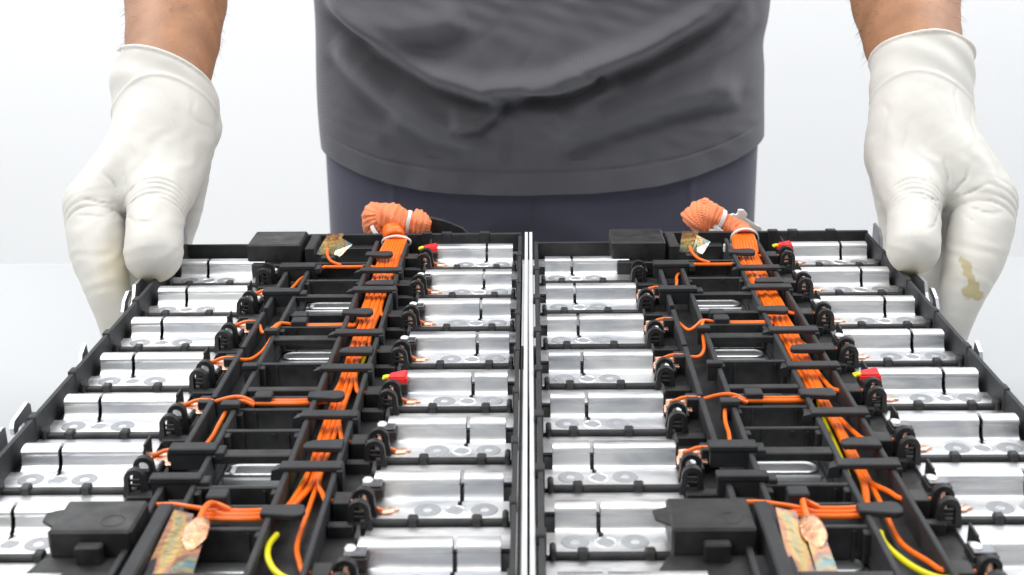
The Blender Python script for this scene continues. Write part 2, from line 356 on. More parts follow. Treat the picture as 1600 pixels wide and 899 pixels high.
def build_module(x0, label, seed=5):
    root = empty('battery_module', (x0, YO, 0), label, 'battery module', 'opened battery modules lying side by side')
    P = root
    # --- cells
    cellm = MB().box(-0.0925, 0.0925, YO-0.0124, YO+0.0124, -0.106, -0.0150, 0.0012).mesh('battery_cell', M['cell'])
    vm = MB()
    pts = [(0.0088*math.copysign(1, math.cos(a))+0.0052*math.cos(a), 0.0052*math.sin(a)) for a in np.linspace(0.001, 2*PI+0.001, 29)[:-1]]
    lv = [(1.0, -0.0150), (0.97, -0.0136), (0.86, -0.0132), (0.74, -0.0137), (0.66, -0.0138)]
    rings = [[vm.bm.verts.new(V((-0.003)+p[0]*(1-(1-k)*0.45), YO+p[1]*k, h)) for p in pts] for k, h in lv]
    for a, b in zip(rings, rings[1:]):
        for i in range(len(a)):
            f = vm.face([a[i], a[(i+1) % len(a)], b[(i+1) % len(a)], b[i]]); f.smooth = True
    vm.face(rings[-1]); ventm = vm.mesh('cell_vent', M['vent'])
    rimm = MB().box(-0.0165, 0.0105, YO-0.0104, YO-0.0085, -0.0155, -0.0128, 0.0005).mesh('cell_seam', M['vent'])
    shm = MB().box(-0.0175, 0.0118, YO-0.0080, YO+0.0072, -0.0155, -0.0146, 0.0002).mesh('cell_insulator', M['insul'])
    bm_ = MB()
    for q in range(22):
        u = -0.0140+q*0.00116
        bm_.box(u, u+0.0006, YO-0.0080, YO-0.0070, -0.0148, -0.0141, 0); bm_.box(u, u+0.0006, YO+0.0066, YO+0.0076, -0.0148, -0.0141, 0)
    beadm = bm_.mesh('film_perforation', M['cell'])
    y = 0.7744
    k = 0
    while y > 0.345:
        c = link('battery_cell', cellm, P, (0, y-YO, 0))
        link('cell_insulator', shm, c); link('film_perforation', beadm, c); link('cell_vent', ventm, c); link('cell_seam', rimm, c)
        y -= 0.0258; k += 1
    # --- decks
    d = MB()
    d.box(-0.0985, -0.0175, 0.33, 0.7700, -0.0140, HF-TH-0.0004, 0)
    d.box(0.0120, 0.0985, 0.33, 0.7850, -0.0140, HF-TH-0.0004, 0)
    d.build('frame_deck', M['plastic'], P)
    # --- walls
    wl = MB()
    wl.hexa([V(-0.1015, 0.33, -0.030), V(-0.0975, 0.33, -0.030), V(-0.0975, 0.771, -0.030), V(-0.1015, 0.771, -0.030)],
            [V(-0.1010, 0.33, 0.0012), V(-0.0992, 0.33, 0.0012), V(-0.0992, 0.771, 0.0012), V(-0.1010, 0.771, 0.0012)])
    wl.box(-0.1035, -0.1012, 0.33, 0.560, -0.030, -0.0016, 0.0004)
    for q in LY: wl.box(-0.1022, -0.0985, q-0.0290, q-0.0230, -0.014, 0.0021, 0.0005)
    wl.build('side_wall', M['matte_plastic'], P)
    wr = MB()
    wr.hexa([V(0.0975, 0.33, -0.030), V(0.1010, 0.33, -0.030), V(0.1010, 0.787, -0.030), V(0.0975, 0.787, -0.030)],
            [V(0.0985, 0.33, 0.0012), V(0.1003, 0.33, 0.0012), V(0.1003, 0.787, 0.0012), V(0.0985, 0.787, 0.0012)])
    wr.box(0.1008, 0.1020, 0.33, 0.600, -0.030, -0.0016, 0.0004)
    for q in RY: wr.box(0.0978, 0.1006, q-0.0290, q-0.0230, -0.014, 0.0021, 0.0005)
    wr.build('side_wall', M['matte_plastic'], P)
    bw = MB()
    bw.box(-0.0300, 0.1003, 0.7845, 0.7868, -0.080, 0.0026, 0.0005)
    bw.box(-0.1010, -0.0290, 0.7700, 0.7718, -0.080, 0.0008, 0.0004)
    bw.box(-0.0305, -0.0288, 0.7700, 0.7868, -0.030, 0.0020, 0.0004)
    bw.box(-0.0285, 0.0120, 0.7775, 0.7843, -0.030, -0.0040, 0.0005)
    for u in (0.040, 0.052, 0.075): bw.box(u, u+0.006, 0.7838, 0.7878, -0.010, 0.0034, 0.0004)
    bw.build('end_wall', M['plastic'], P)
    MB().box(-0.0285, 0.0085, 0.7590, 0.7650, -0.0175, -0.0090, 0.0006).build('end_rail', M['vent'], P)
    # --- trays
    def rail(a, b, y0, y1, top, name='tray_wall', lo=-0.0125):
        MB().box(a, b, y0, y1, lo, top, 0.0004).build(name, M['matte_plastic'], P)
    rail(0.0125, 0.0147, 0.33, 0.7770, 0.0008)
    rail(0.0308, 0.0328, 0.33, 0.7740, 0.0004)
    rail(-0.0200, -0.0178, 0.33, 0.7230, 0.0004)
    for a, b in ((0.655, 0.723), (0.597, 0.648), (0.535, 0.594), (0.480, 0.532), (0.33, 0.452)): rail(-0.0322, -0.0298, a, b, -0.0002)
    # --- ladder cross members
    cross = [(0.7344, 0.0018, 0.0100, 0.0002), (0.7039, 0.0020, 0.0080, -0.0006), (0.6755, 0.0048, 0.0030, 0.0002), (0.6513, 0.0030, 0.0085, -0.0022),
             (0.6333, 0.0016, 0.0060, -0.0010), (0.6266, 0.0018, 0.0120, -0.0004), (0.6117, 0.0060, 0.0032, 0.0000), (0.5753, 0.0022, 0.0120, 0.0000),
             (0.5457, 0.0044, 0.0030, 0.0000), (0.5385, 0.0016, 0.0070, -0.0020), (0.5240, 0.0018, 0.0125, -0.0010), (0.5001, 0.0022, 0.0100, 0.0000), (0.4800, 0.0062, 0.0036, 0.0002),
             (0.4490, 0.0022, 0.0105, 0.0000), (0.4360, 0.0018, 0.0060, -0.0014), (0.4185, 0.0022, 0.0125, -0.0010), (0.3850, 0.0040, 0.0060, 0.0000), (0.3600, 0.0030, 0.0080, 0.0)]
    for yb, wd, dr, tp in cross:
        mb = MB(); mb.box(-0.0180, 0.0127, yb-wd, yb, tp-dr, tp, 0.0004)
        if wd < 0.0025 and dr > 0.0075:
            mb.box(-0.0180, -0.0155, yb-wd-0.0040, yb-wd, tp-dr, tp-0.0006, 0.0004)
            mb.box(0.0102, 0.0127, yb-wd-0.0040, yb-wd, tp-dr, tp-0.0006, 0.0004)
        if dr > 0.0095:
            for u in (-0.0110, 0.0070): mb.box(u, u+0.0009, yb-wd-0.0009, yb-wd+0.0002, tp-dr, tp-0.0012, 0.0)
        c = mb.build('cross_bar', M['plastic'], P)
        if yb in (0.7039, 0.5001):
            s_ = MB().tube([V(0.0015, yb-wd-0.0009, tp-0.0022), V(0.0015, yb-wd+0.0004, tp-0.0022)], 0.0013, 12).build('screw_head', M['rubber'], c)
    for a, b in ((0.7344, 0.7039), (0.6333, 0.6266), (0.5753, 0.5457), (0.5240, 0.5001), (0.4490, 0.4185)):      # floors of the closed troughs
        pass
    MB().box(-0.0178, 0.0125, 0.7040, 0.7330, -0.0135, -0.0085, 0.0003).build('trough_floor', M['plastic'], P)
    MB().box(-0.0178, 0.0125, 0.6275, 0.6325, -0.0135, -0.0045, 0.0003).build('trough_floor', M['plastic'], P)
    MB().box(-0.0178, 0.0125, 0.5250, 0.5372, -0.0135, -0.0055, 0.0003).build('trough_floor', M['plastic'], P)
    MB().box(-0.0178, 0.0125, 0.4195, 0.4348, -0.0135, -0.0060, 0.0003).build('trough_floor', M['plastic'], P)
    # --- brackets over the cable tray
    for yb in (0.7165, 0.6816, 0.6139, 0.5668, 0.5135, 0.4644):
        mb = MB(); mb.box(0.0110, 0.0345, yb-0.0060, yb, 0.0004, 0.0026, 0.0004)
        mb.hexa([V(0.0072, yb-0.0050, -0.0034), V(0.0120, yb-0.0050, -0.0034), V(0.0125, yb-0.0002, -0.0034), V(0.0085, yb-0.0002, -0.0034)],
                [V(0.0078, yb-0.0052, 0.0008), V(0.0120, yb-0.0052, 0.0020), V(0.0125, yb-0.0002, 0.0020), V(0.0090, yb-0.0002, 0.0008)])
        mb.box(0.0325, 0.0348, yb-0.0070, yb+0.0006, -0.0100, 0.0014, 0.0004)
        mb.build('tray_bracket', M['matte_plastic'], P)
    def tongue(u0, u1, yb, side):
        ys = yb-0.0028; k_ = 1.35
        if side > 0: o = [(u0, ys-0.0020), (u1-0.003, ys-0.0034), (u1-0.0008, ys-0.0026), (u1, ys), (u1-0.0008, ys+0.0026), (u1-0.003, ys+0.0034), (u0, ys+0.0024)]
        else: o = [(u1, ys-0.0030), (u0+0.0010, ys-0.0026), (u0, ys-0.0010), (u0+0.0008, ys+0.0012), (u0+0.004, ys+0.0026), (u1, ys+0.0034)]
        MB().prism([V(a, ys+(b-ys)*k_, -0.0002) for a, b in o], (0, 0, 0.0024), 0.0004).build('retaining_tab', M['matte_plastic'], P)
    for yb in (0.7484, 0.6448, 0.5344, 0.4279): tongue(0.0105, 0.0262, yb, 1)
    for yb in (0.6930, 0.5891, 0.4836): tongue(0.0165, 0.0320, yb, -1)
    # wire-trough hooks on the ladder
    for u, yb in ((-0.0100, 0.7440), (-0.0095, 0.6420), (-0.0085, 0.6330), (-0.0080, 0.5360), (-0.0070, 0.4420)):
        MB().box(u-0.0045, u+0.0030, yb-0.0068, yb, -0.0050, 0.0022, 0.0005).build('wire_hook', M['matte_plastic'], P)
    # caps over the left tray
    for ua, ub, yb, wd in ((-0.0350, -0.0150, 0.7250, 0.0075), (-0.0360, -0.0160, 0.6785, 0.0060), (-0.0235, -0.0170, 0.6150, 0.0040), (-0.0245, -0.0175, 0.5680, 0.0042),
                           (-0.0245, -0.0165, 0.5240, 0.0050), (-0.0350, -0.0165, 0.4810, 0.0070), (-0.0355, -0.0165, 0.4540, 0.0055)):
        mb = MB(); mb.box(ua, ub, yb-wd, yb, 0.0006, 0.0030, 0.0004)
        mb.box(ua+0.0006, ub-0.0006, yb-wd+0.0006, yb-0.0016, -0.006, 0.0008, 0.0)
        if ub-ua > 0.01: mb.box(ub-0.0002, ub+0.0032, yb-wd-0.0006, yb-0.0004, -0.0016, 0.0018, 0.0004)
        mb.build('tray_cap', M['matte_plastic'], P)
    # --- rows
    rnd = random.Random(11+seed)
    def row(side, k, yr):
        o = link('busbar', bus[(side, 1 if (side > 0 and k == 0) else 0)], P, (0, yr-YO, 0))
        s = side
        for u in (-0.0884, -0.0675): link('weld_ring', ring_me, o, (u if s < 0 else -u, -0.0148, 0))
        if side < 0 and k == 0:
            for u in (-0.0884, -0.0675): link('weld_ring', ring_me, o, (u, 0.0168, 0))
        h = link('slit_hole', hole_me, o, (-0.0776 if s < 0 else 0.0776, -0.0150, 0))
        link('hole_bottom', hole_in, o, (-0.0776 if s < 0 else 0.0776, -0.0150, 0))
        link('divider_bar', div_me[side], P, (0, yr-0.0256-YO, 0))
        uc = 0.0428*s if s < 0 else 0.0448
        covered = (side < 0 and k >= 6)
        if not covered or k == 7:
            rz = rnd.uniform(-0.06, 0.06)
            cl = link('cable_clip', clip_rear, P, (uc, yr-0.0185-YO, 0.11-0.0078)); cl.rotation_euler[2] = rz; cl.rotation_euler[0] = rnd.uniform(-0.07, 0.03)
            if side > 0: link('copper_lug', lug_me, cl)
            c2 = link('cable_clip', clip_front, P, (uc-0.0006, yr-0.0285-YO, 0.11-0.0080)); c2.rotation_euler[2] = rnd.uniform(-0.06, 0.06)
        if side < 0:
            if k <= 5:
                link('copper_tab', ctab_me, P, (-0.0468, yr-YO, 0)); link('tab_fin', fin_me, P, (-0.0464, yr-YO, 0))
                t = link('tab_holder', sbase_me, P, (-0.0455, yr-0.0125-YO, -0.0020)); st = link('sensing_tab', stab_me, P, (-0.0455, yr-0.0125-YO, -0.0030+0.0002)); link('solder_dimple', dimple_me, st, (0.0052, YO-YO-0.0002, 0.11+0.0001))
                MB().box(-0.0372, -0.0318, yr-0.0062, yr+0.0010, -0.0105, -0.0010, 0.0004).build('wire_guide', M['plastic'], P)
                wire([(-0.0310, yr-0.0026, -0.0020), (-0.0350, yr-0.0026, -0.0016), (-0.0385, yr-0.0022, -0.0020), (-0.0415, yr-0.0026, -0.0030), (-0.0440, yr-0.003, -0.0036)], name='sensing_wire', parent=P)
            MB().box(-0.0460, -0.0322, yr-0.0340, yr-0.0290, -0.0105, -0.0062, 0.0005).build('ledge_bar', M['plastic'], P)
        else:
            red = k in (0, 4, 8)
            t = link('tab_holder', sbase_me, P, (0.0428, yr-0.0052-YO, -0.0006)); link('tab_fin', fin_me, P, (0.0462, yr+0.0020-YO, 0))
            if red:
                mb = MB(); mb.hexa([V(0.0415, yr-0.0085, -0.0030), V(0.0510, yr-0.0112, -0.0034), V(0.0510, yr-0.0000, -0.0030), V(0.0425, yr-0.0025, -0.0028)],
                                   [V(0.0415, yr-0.0078, 0.0000), V(0.0505, yr-0.0098, 0.0010), V(0.0505, yr-0.0012, 0.0018), V(0.0425, yr-0.0030, 0.0008)])
                bmesh.ops.bevel(mb.bm, geom=mb.bm.edges[:], offset=0.0007, segments=2, affect='EDGES')
                rs = mb.build('heat_shrink_sleeve', M['red'], P)
                for dy in (-0.0009, 0.0009):
                    wire([(0.0398, yr-0.0050+dy*1.3, -0.0012), (0.0405, yr-0.0051+dy*1.2, -0.0008), (0.0420, yr-0.0053+dy, -0.0004), (0.0440, yr-0.0055+dy, -0.0008)], 0.0008, 'yellow', name='yellow_wire', parent=P)
            else:
                st = link('sensing_tab', stab_me, P, (0.0428, yr-0.0052-YO, -0.0008)); link('solder_dimple', dimple_me, st, (0.0020, 0, 0.11+0.0001))
            sb = link('solder_blob', solder_me, P, (0.0525, yr-0.0160-YO, 0.11+HF+0.0004)); sb.rotation_euler[2] = rnd.uniform(-0.3, 0.3)
            MB().box(0.0335, 0.0400, yr-0.0215, yr-0.0125, -0.0105, -0.0018, 0.0004).build('wire_guide', M['plastic'], P)
            MB().box(0.0330, 0.0430, yr-0.0125, yr-0.0102, -0.0105, -0.0040, 0.0004).build('ledge_bar', M['plastic'], P)
            MB().box(0.0330, 0.0425, yr-0.0330, yr-0.0290, -0.0105, -0.0052, 0.0004).build('ledge_bar', M['plastic'], P)
            wire([(0.0395, yr-0.0178, -0.0032), (0.0425, yr-0.0178, -0.0030), (0.0450, yr-0.0180, -0.0034), (0.0490, yr-0.0172, -0.0062), (0.0525, yr-0.0165, -0.0082)], name='sensing_wire', parent=P)
    for k, q in enumerate(LY): row(-1, k, q)
    for k, q in enumerate(RY): row(1, k, q)
    # --- harness wires in the cable tray
    exits = [('R', q-0.0172) for q in RY[:8]]+[('L', 0.7295), ('L', 0.6300), ('L', 0.6300), ('L', 0.5325), ('L', 0.5296), ('L', 0.4308), ('L', 0.4278), ('L', 0.4248)]
    exits.sort(key=lambda e: -e[1])
    nE = len(exits)
    rr = random.Random(seed)
    Ls = [e for e in exits if e[0] == 'L']; Rs = [e for e in exits if e[0] == 'R'][::-1]
    order = Ls+Rs                                     # across the tray: the first to leave lie outermost
    nO = len(order)
    for r, (sd, ye) in enumerate(order):
        u0 = 0.0164+0.0131*r/(nO-1); hb = -0.0032 if r % 2 else -0.0040
        ub = 0.0190+0.0108*r/(nO-1)
        pts = [(ub, 0.7890, 0.0010 if r % 2 else -0.0006), (0.0183+0.0122*r/(nO-1), 0.7780, 0.0004 if r % 2 else -0.0012), (u0, 0.7580, hb+0.0008)]
        y = 0.738; drift = rr.uniform(-0.0005, 0.0005)
        while y > ye+0.018:
            drift = max(-0.0013, min(0.0013, drift+rr.uniform(-0.0006, 0.0006)))
            f = min(1.0, (0.75-y)/0.35); mid = 0.0222 if sd == 'R' else 0.0205
            pts.append((u0*(1-0.35*f)+mid*0.35*f+drift, y, hb-0.0028*f+rr.uniform(-0.0004, 0.0004))); y -= 0.023
        if sd == 'R':
            pts += [(0.0282, ye+0.0085, -0.0046), (0.0304, ye+0.0020, -0.0040), (0.0335, ye, -0.0034), (0.0370, ye-0.0004, -0.0030)]
        else:
            dz = 0.0020*(r % 2) if ye > 0.6 else 0.0
            pts += [(0.0172, ye+0.0095, -0.0040), (0.0150, ye+0.0030-dz, -0.0022), (0.0118, ye+0.0006-dz, -0.0014), (0.0060, ye-dz-0.0004, -0.0012), (-0.0040, ye-dz, -0.0013), (-0.0120, ye-dz*0.5, -0.0012)]
        wire(pts, 0.00100, parent=P)
    # left tray wires
    wire([(-0.0100, 0.7290, -0.0010), (-0.0150, 0.7270, -0.0016), (-0.0190, 0.7220, -0.0030), (-0.0225, 0.7120, -0.0030), (-0.0238, 0.7000, -0.0030), (-0.0262, 0.6880, -0.0030), (-0.0305, 0.6850, -0.0022)], parent=P)
    wire([(-0.0120, 0.6295, -0.0008), (-0.0185, 0.6280, 0.0006), (-0.0220, 0.6245, -0.0008), (-0.0262, 0.6220, -0.0022), (-0.0300, 0.6330, -0.0022)], parent=P)
    wire([(-0.0185, 0.6270, 0.0008), (-0.0200, 0.6200, 0.0002), (-0.0206, 0.6080, -0.0020), (-0.0220, 0.5950, -0.0025), (-0.0255, 0.5860, -0.0025), (-0.0310, 0.5845, -0.0020)], parent=P)
    wire([(-0.0120, 0.5295, -0.0010), (-0.0175, 0.5310, 0.0010), (-0.0230, 0.5325, 0.0004), (-0.0310, 0.5325, -0.0018)], parent=P)
    wire([(-0.0120, 0.5275, -0.0012), (-0.0175, 0.5280, 0.0006), (-0.0215, 0.5240, -0.0002), (-0.0235, 0.5120, -0.0025), (-0.0238, 0.4980, -0.0030), (-0.0262, 0.4840, -0.0030), (-0.0310, 0.4805, -0.0020)], parent=P)
    wire([(-0.0040, 0.4278, -0.0010), (-0.0105, 0.4296, 0.0000), (-0.0165, 0.4310, 0.0004), (-0.0225, 0.4335, 0.0000), (-0.0300, 0.4370, -0.0018)], parent=P)
    wire([(-0.0020, 0.4308, -0.0008), (-0.0062, 0.4306, 0.0014), (-0.0082, 0.4276, 0.0032), (-0.0088, 0.4215, 0.0036), (-0.0090, 0.4150, 0.0028), (-0.0090, 0.4080, 0.0018)], r=0.0011, parent=P)
    wire([(-0.0020, 0.7300, -0.0004), (-0.0080, 0.7330, 0.0012), (-0.0110, 0.7400, 0.0030), (-0.0116, 0.7460, 0.0046)], parent=P)
    # yellow sensor wire
    wire([(0.0250, 0.640, -0.0075), (0.0262, 0.610, -0.0080), (0.0240, 0.570, -0.0082), (0.0205, 0.530, -0.0080), (0.0195, 0.500, -0.0080), (0.0182, 0.470, -0.0078), (0.0160, 0.440, -0.0062)], 0.0009, 'yellow', name='yellow_wire', parent=P)
    wire([(0.0170, 0.4180, -0.0040), (0.0160, 0.4090, -0.0030), (0.0175, 0.3990, -0.0022), (0.0215, 0.3900, -0.0022), (0.0270, 0.3850, -0.0026), (0.0330, 0.3828, -0.0020), (0.0400, 0.3790, -0.0010)], 0.0011, 'yellow', name='yellow_wire', parent=P)
    # --- terminal covers and heat-tinted foil at both ends
    def cover(u0, u1, y0, y1, top, base):
        mb = MB(); mb.box(u0, u1, y0, y1, -0.006, top, 0.0009)
        o = mb.build('terminal_cover', M['plastic'], P)
        return o
    cov = cover(-0.0570, -0.0262, 0.7390, 0.7680, 0.0095, 0)
    MB().box(-0.0540, -0.0240, 0.7340, 0.7388, -0.0095, -0.0010, 0.0005).build('cover_foot', M['plastic'], P)
    MB().box(-0.0240, -0.0185, 0.7400, 0.7690, -0.009, 0.0070, 0.0007).build('cover_rib', M['matte_plastic'], P)
    s_ = MB().tube([V(-0.0410, 0.7385, 0.0018), V(-0.0410, 0.7394, 0.0018)], 0.0014, 12).build('screw_head', M['rubber'], cov)
    MB().prism([V(-0.0180, 0.7420, 0.0020), V(-0.0080, 0.7420, 0.0020), V(-0.0045, 0.7660, 0.0078), V(-0.0140, 0.7660, 0.0078)], (0, 0, 0.0006)).build('mica_sheet', M['mica'], P)
    MB().prism([V(-0.0100, 0.7440, 0.0026), V(-0.0045, 0.7440, 0.0000), V(0.0015, 0.7560, 0.0040), V(-0.0060, 0.7600, 0.0072)], (0, 0, 0.0005)).build('mica_sheet', M['mica'], P)
    cov = cover(-0.0568, -0.0285, 0.4015, 0.4245, 0.0064, 0)
    MB().box(-0.0465, -0.0375, 0.3965, 0.4008, -0.004, 0.0030, 0.0006).build('cover_latch', M['plastic'], cov)
    MB().prism([V(-0.0560, 0.4060, 0.0042), V(-0.0615, 0.4110, 0.0042), V(-0.0620, 0.4170, 0.0042), V(-0.0560, 0.4200, 0.0042)], (0, 0, 0.0014), 0.0003).build('cover_lug', M['plastic'], cov)
    MB().disc(V(-0.0365, 0.4090, 0.0064), 0.0042, 0.0002, 32, 0.0036).build('cover_emblem', M['plastic'], cov)
    MB().hexa([V(-0.0660, 0.3850, -0.0090), V(-0.0240, 0.3850, -0.0090), V(-0.0240, 0.4008, -0.0090), V(-0.0600, 0.4008, -0.0090)],
              [V(-0.0650, 0.3855, -0.0050), V(-0.0240, 0.3855, -0.0050), V(-0.0240, 0.4005, -0.0030), V(-0.0580, 0.4005, -0.0030)]).build('cover_foot', M['plastic'], P)
    MB().box(-0.0258, -0.0205, 0.3700, 0.4270, -0.009, 0.0040, 0.0007).build('cover_rib', M['matte_plastic'], P)
    MB().prism([V(-0.0205, 0.3780, -0.0022), V(-0.0120, 0.3780, -0.0026), V(-0.0120, 0.4200, 0.0024), V(-0.0190, 0.4215, 0.0034)], (0, 0, 0.0007)).build('mica_sheet', M['mica'], P)
    MB().prism([V(-0.0120, 0.3780, -0.0018), V(-0.0045, 0.3780, -0.0030), V(-0.0050, 0.4060, 0.0010), V(-0.0115, 0.4060, 0.0020)], (0, 0, 0.0007)).build('mica_sheet', M['mica'], P)
    f_ = link('copper_terminal', blob('copper_terminal', M['copper2'], 0.0044, 0.0100, 0.0010, 21, 0.04), P, V(-0.0085, 0.4080, 0.0024)); f_.rotation_euler[0] = 0.12
    # front wall (below the picture)
    MB().box(-0.1010, 0.1003, 0.3285, 0.3300, -0.080, 0.0010, 0.0004).build('end_wall', M['plastic'], P)
    return root

mod1 = build_module(-0.1062, 'left open battery module')
mod2 = build_module(0.1030, 'right open battery module', 23)
mod2['label'] = 'right open battery module, with a white plastic clip behind its orange cable sleeve'
mod1['label'] = 'left open battery module, with a black bracket behind its orange cable sleeve'
mod1['group'] = mod2['group'] = 'opened battery modules lying side by side'

# --- side plates: inner plates meet in the gap, outer plates carry the hooks
def inner_plate(u, s):
    pts = [(0.33, -0.100), (0.33, -0.001), (0.800, -0.001), (0.800, -0.100)]
    mb = MB(); mb.prism([V(u, y, h) for y, h in pts], (0.0017*s, 0, 0), 0.0)
    mb.box(min(u, u-0.0012*s), max(u, u-0.0012*s), 0.60, 0.735, -0.03, -0.0018, 0.0)
    mb.box(min(u, u-0.0020*s), max(u, u-0.0020*s), 0.33, 0.570, -0.03, -0.0022, 0.0); return mb
inner_plate(0.1024, 1).build('side_plate', M['nylon'], mod1)
inner_plate(-0.1024, -1).build('side_plate', M['nylon'], mod2)
def outer_plate(u, s, o):
    pts = [(0.33, -0.100), (0.33, -0.004), (0.470, -0.0020), (0.4960, -0.0004), (0.4990, -0.0010), (0.5000, -0.0150), (0.5180, -0.0150), (0.5185, -0.0072), (0.5120, -0.0072), (0.5110, -0.0082), (0.5070, -0.0082),
           (0.5065, -0.0050), (0.5085, -0.0026), (0.5250, -0.0010), (0.5275, -0.0030), (0.5285, -0.0150), (0.590, -0.0140), (0.5960, -0.0060), (0.6030, -0.0030), (0.6060, -0.0140),
           (0.6620, -0.0140), (0.6640, -0.0080), (0.6680, -0.0034), (0.6760, -0.0006), (0.6800, -0.0012), (0.6790, -0.0034), (0.6720, -0.0056), (0.6715, -0.0100), (0.6760, -0.0110), (0.6830, -0.0090), (0.6860, -0.0060), (0.6890, -0.0010), (0.6940, 0.0016), (0.7250, 0.0016),
           (0.7300, -0.0120), (0.7780, -0.0120), (0.7830, 0.0000), (0.7880, 0.0035), (0.8010, 0.0040), (0.8010, -0.100)]
    mb = MB(); mb.prism([V(u, y+o, h+(0.0028 if h > -0.012 and y < 0.69 else 0)) for y, h in pts], (0.0016*s, 0, 0), 0.0); return mb
outer_plate(-0.1075, -1, 0.0).build('side_plate', M['steel'], mod1)
outer_plate(0.1062, 1, -0.004).build('side_plate', M['steel'], mod2)

# --- braided sleeves, ties and plugs at the back end
def wavy(pts, n, amp, seed):
    r = random.Random(seed); p = spline(pts, n); return p
def tube4(name, pts, m, parent, seg=28, n=10, mod=0.0, seed=1):
    p = spline([(a[0], a[1]-YO, a[2], a[3]) for a in pts], n); rr = random.Random(seed); ph = rr.uniform(0, 6)
    R = [float(max(0.0006, q[3]*(1.0 if m == 'orange' else 1.10)*(1+mod*math.sin(i*1.35+ph)+mod*0.7*math.sin(i*0.61+2*ph)))) for i, q in enumerate(p)]
    mb = MB(); mb.tube([tuple(q[:3]) for q in p], R, seg, cap=True); 
    if m == 'braid':
        mb.bm.normal_update()
        for v in mb.bm.verts:
            x, y, z = v.co*1000
            v.co += v.normal*(0.0007*math.sin(0.45*x+0.3*z+seed)*math.sin(0.5*z-0.4*y+seed*2)+0.00012*math.sin(1.9*x-1.3*z))
    return mb.build(name, M[m], parent)
def tie(c, ax, R, rt_, name='cable_tie', parent=None, head=None):
    """nylon band of radius R round the axis ax at c"""
    ax = Vector(ax).normalized(); a = Vector((0, 0, 1)); a = (a-ax*a.dot(ax)).normalized(); b = ax.cross(a)
    mb = MB(); n = 28; rings = []
    for k in range(n):
        t = 2*PI*k/n; d = a*math.cos(t)+b*math.sin(t); sq = R if not isinstance(R, tuple) else 1
        if isinstance(R, tuple): d = a*math.cos(t)*R[0]+b*math.sin(t)*R[1]; nd = d.normalized()
        else: nd = d; d = d*R
        base = Vector(c)+d
        rings.append([mb.bm.verts.new(base+nd*x+ax*y) for x, y in ((0, -rt_), (0.0008, -rt_*0.8), (0.0008, rt_*0.8), (0, rt_))])
    for k in range(n):
        A, B = rings[k], rings[(k+1) % n]
        for i in range(4):
            f = mb.face([A[i], A[(i+1) % 4], B[(i+1) % 4], B[i]])
    if head is not None:
        h = Vector(head); s = 0.0024
        mb.box(h.x-s, h.x+s, h.y-0.0018, h.y+0.0018, h.z-s, h.z+s, 0.0005, False)
    return mb.build(name, M['nylon'], parent)
def loc(p, x0): return (p[0]-x0, p[1], p[2])
x1, x2 = -0.1062, 0.1030
# left sleeve: a folded lobe and an arm to the right
s1 = tube4('braided_sleeve', [(*loc((-0.0872, 0.797, 0.1040), x1), 0.0066), (*loc((-0.0895, 0.801, 0.1090), x1), 0.0092), (*loc((-0.0928, 0.804, 0.1145), x1), 0.0108), (*loc((-0.0938, 0.806, 0.1195), x1), 0.0098), (*loc((-0.0920, 0.807, 0.1240), x1), 0.0058), (*loc((-0.0915, 0.807, 0.1262), x1), 0.0012)], 'braid', mod1, mod=0.03)
s2 = tube4('braided_sleeve', [(*loc((-0.0950, 0.800, 0.1190), x1), 0.0030), (*loc((-0.0900, 0.799, 0.1190), x1), 0.0082), (*loc((-0.0815, 0.797, 0.1180), x1), 0.0082), (*loc((-0.0752, 0.796, 0.1168), x1), 0.0064), (*loc((-0.0700, 0.796, 0.1160), x1), 0.0074), (*loc((-0.0655, 0.797, 0.1145), x1), 0.0062), (*loc((-0.0625, 0.798, 0.1135), x1), 0.0035)], 'braid', mod1, mod=0.05, seed=4)
tie((-0.0752-x1, 0.796-YO, 0.1168), (1, 0, -0.2), 0.0068, 0.0014, parent=s2)
tie((-0.0905-x1, 0.797-YO, 0.1090), (0.75, -0.1, 0.75), 0.0098, 0.0014, parent=s1)
t_ = tube4('sleeve_end', [(*loc((-0.0855, 0.796, 0.1150), x1), 0.0050), (*loc((-0.0850, 0.792, 0.1138), x1), 0.0060), (*loc((-0.0835, 0.786, 0.1115), x1), 0.0066), (*loc((-0.0828, 0.783, 0.1098), x1), 0.0064)], 'orange', mod1, mod=0.03, seed=8)
tie((0.0248, 0.7800-YO, 0.1088), (0, 1, 0.25), (0.0040, 0.0083), 0.0009, parent=mod1)
MB().prism([(p[0]-x1, p[1]-YO, p[2]) for p in ((-0.0639, 0.803, 0.108), (-0.0640, 0.803, 0.1150), (-0.0622, 0.803, 0.1180), (-0.0551, 0.803, 0.1163), (-0.0500, 0.803, 0.1140), (-0.0426, 0.803, 0.1112), (-0.0376, 0.803, 0.1060), (-0.0376, 0.803, 0.098), (-0.0641, 0.803, 0.098))], (0, 0.0035, 0), 0.0005).build('plug_bracket', M['plastic'], mod1)
wire([(-0.0665-x1, 0.7960, 0.0010), (-0.0650-x1, 0.7965, -0.0005), (-0.0640-x1, 0.7970, -0.0030)], 0.0016, 'yellow', name='yellow_wire', parent=mod1)
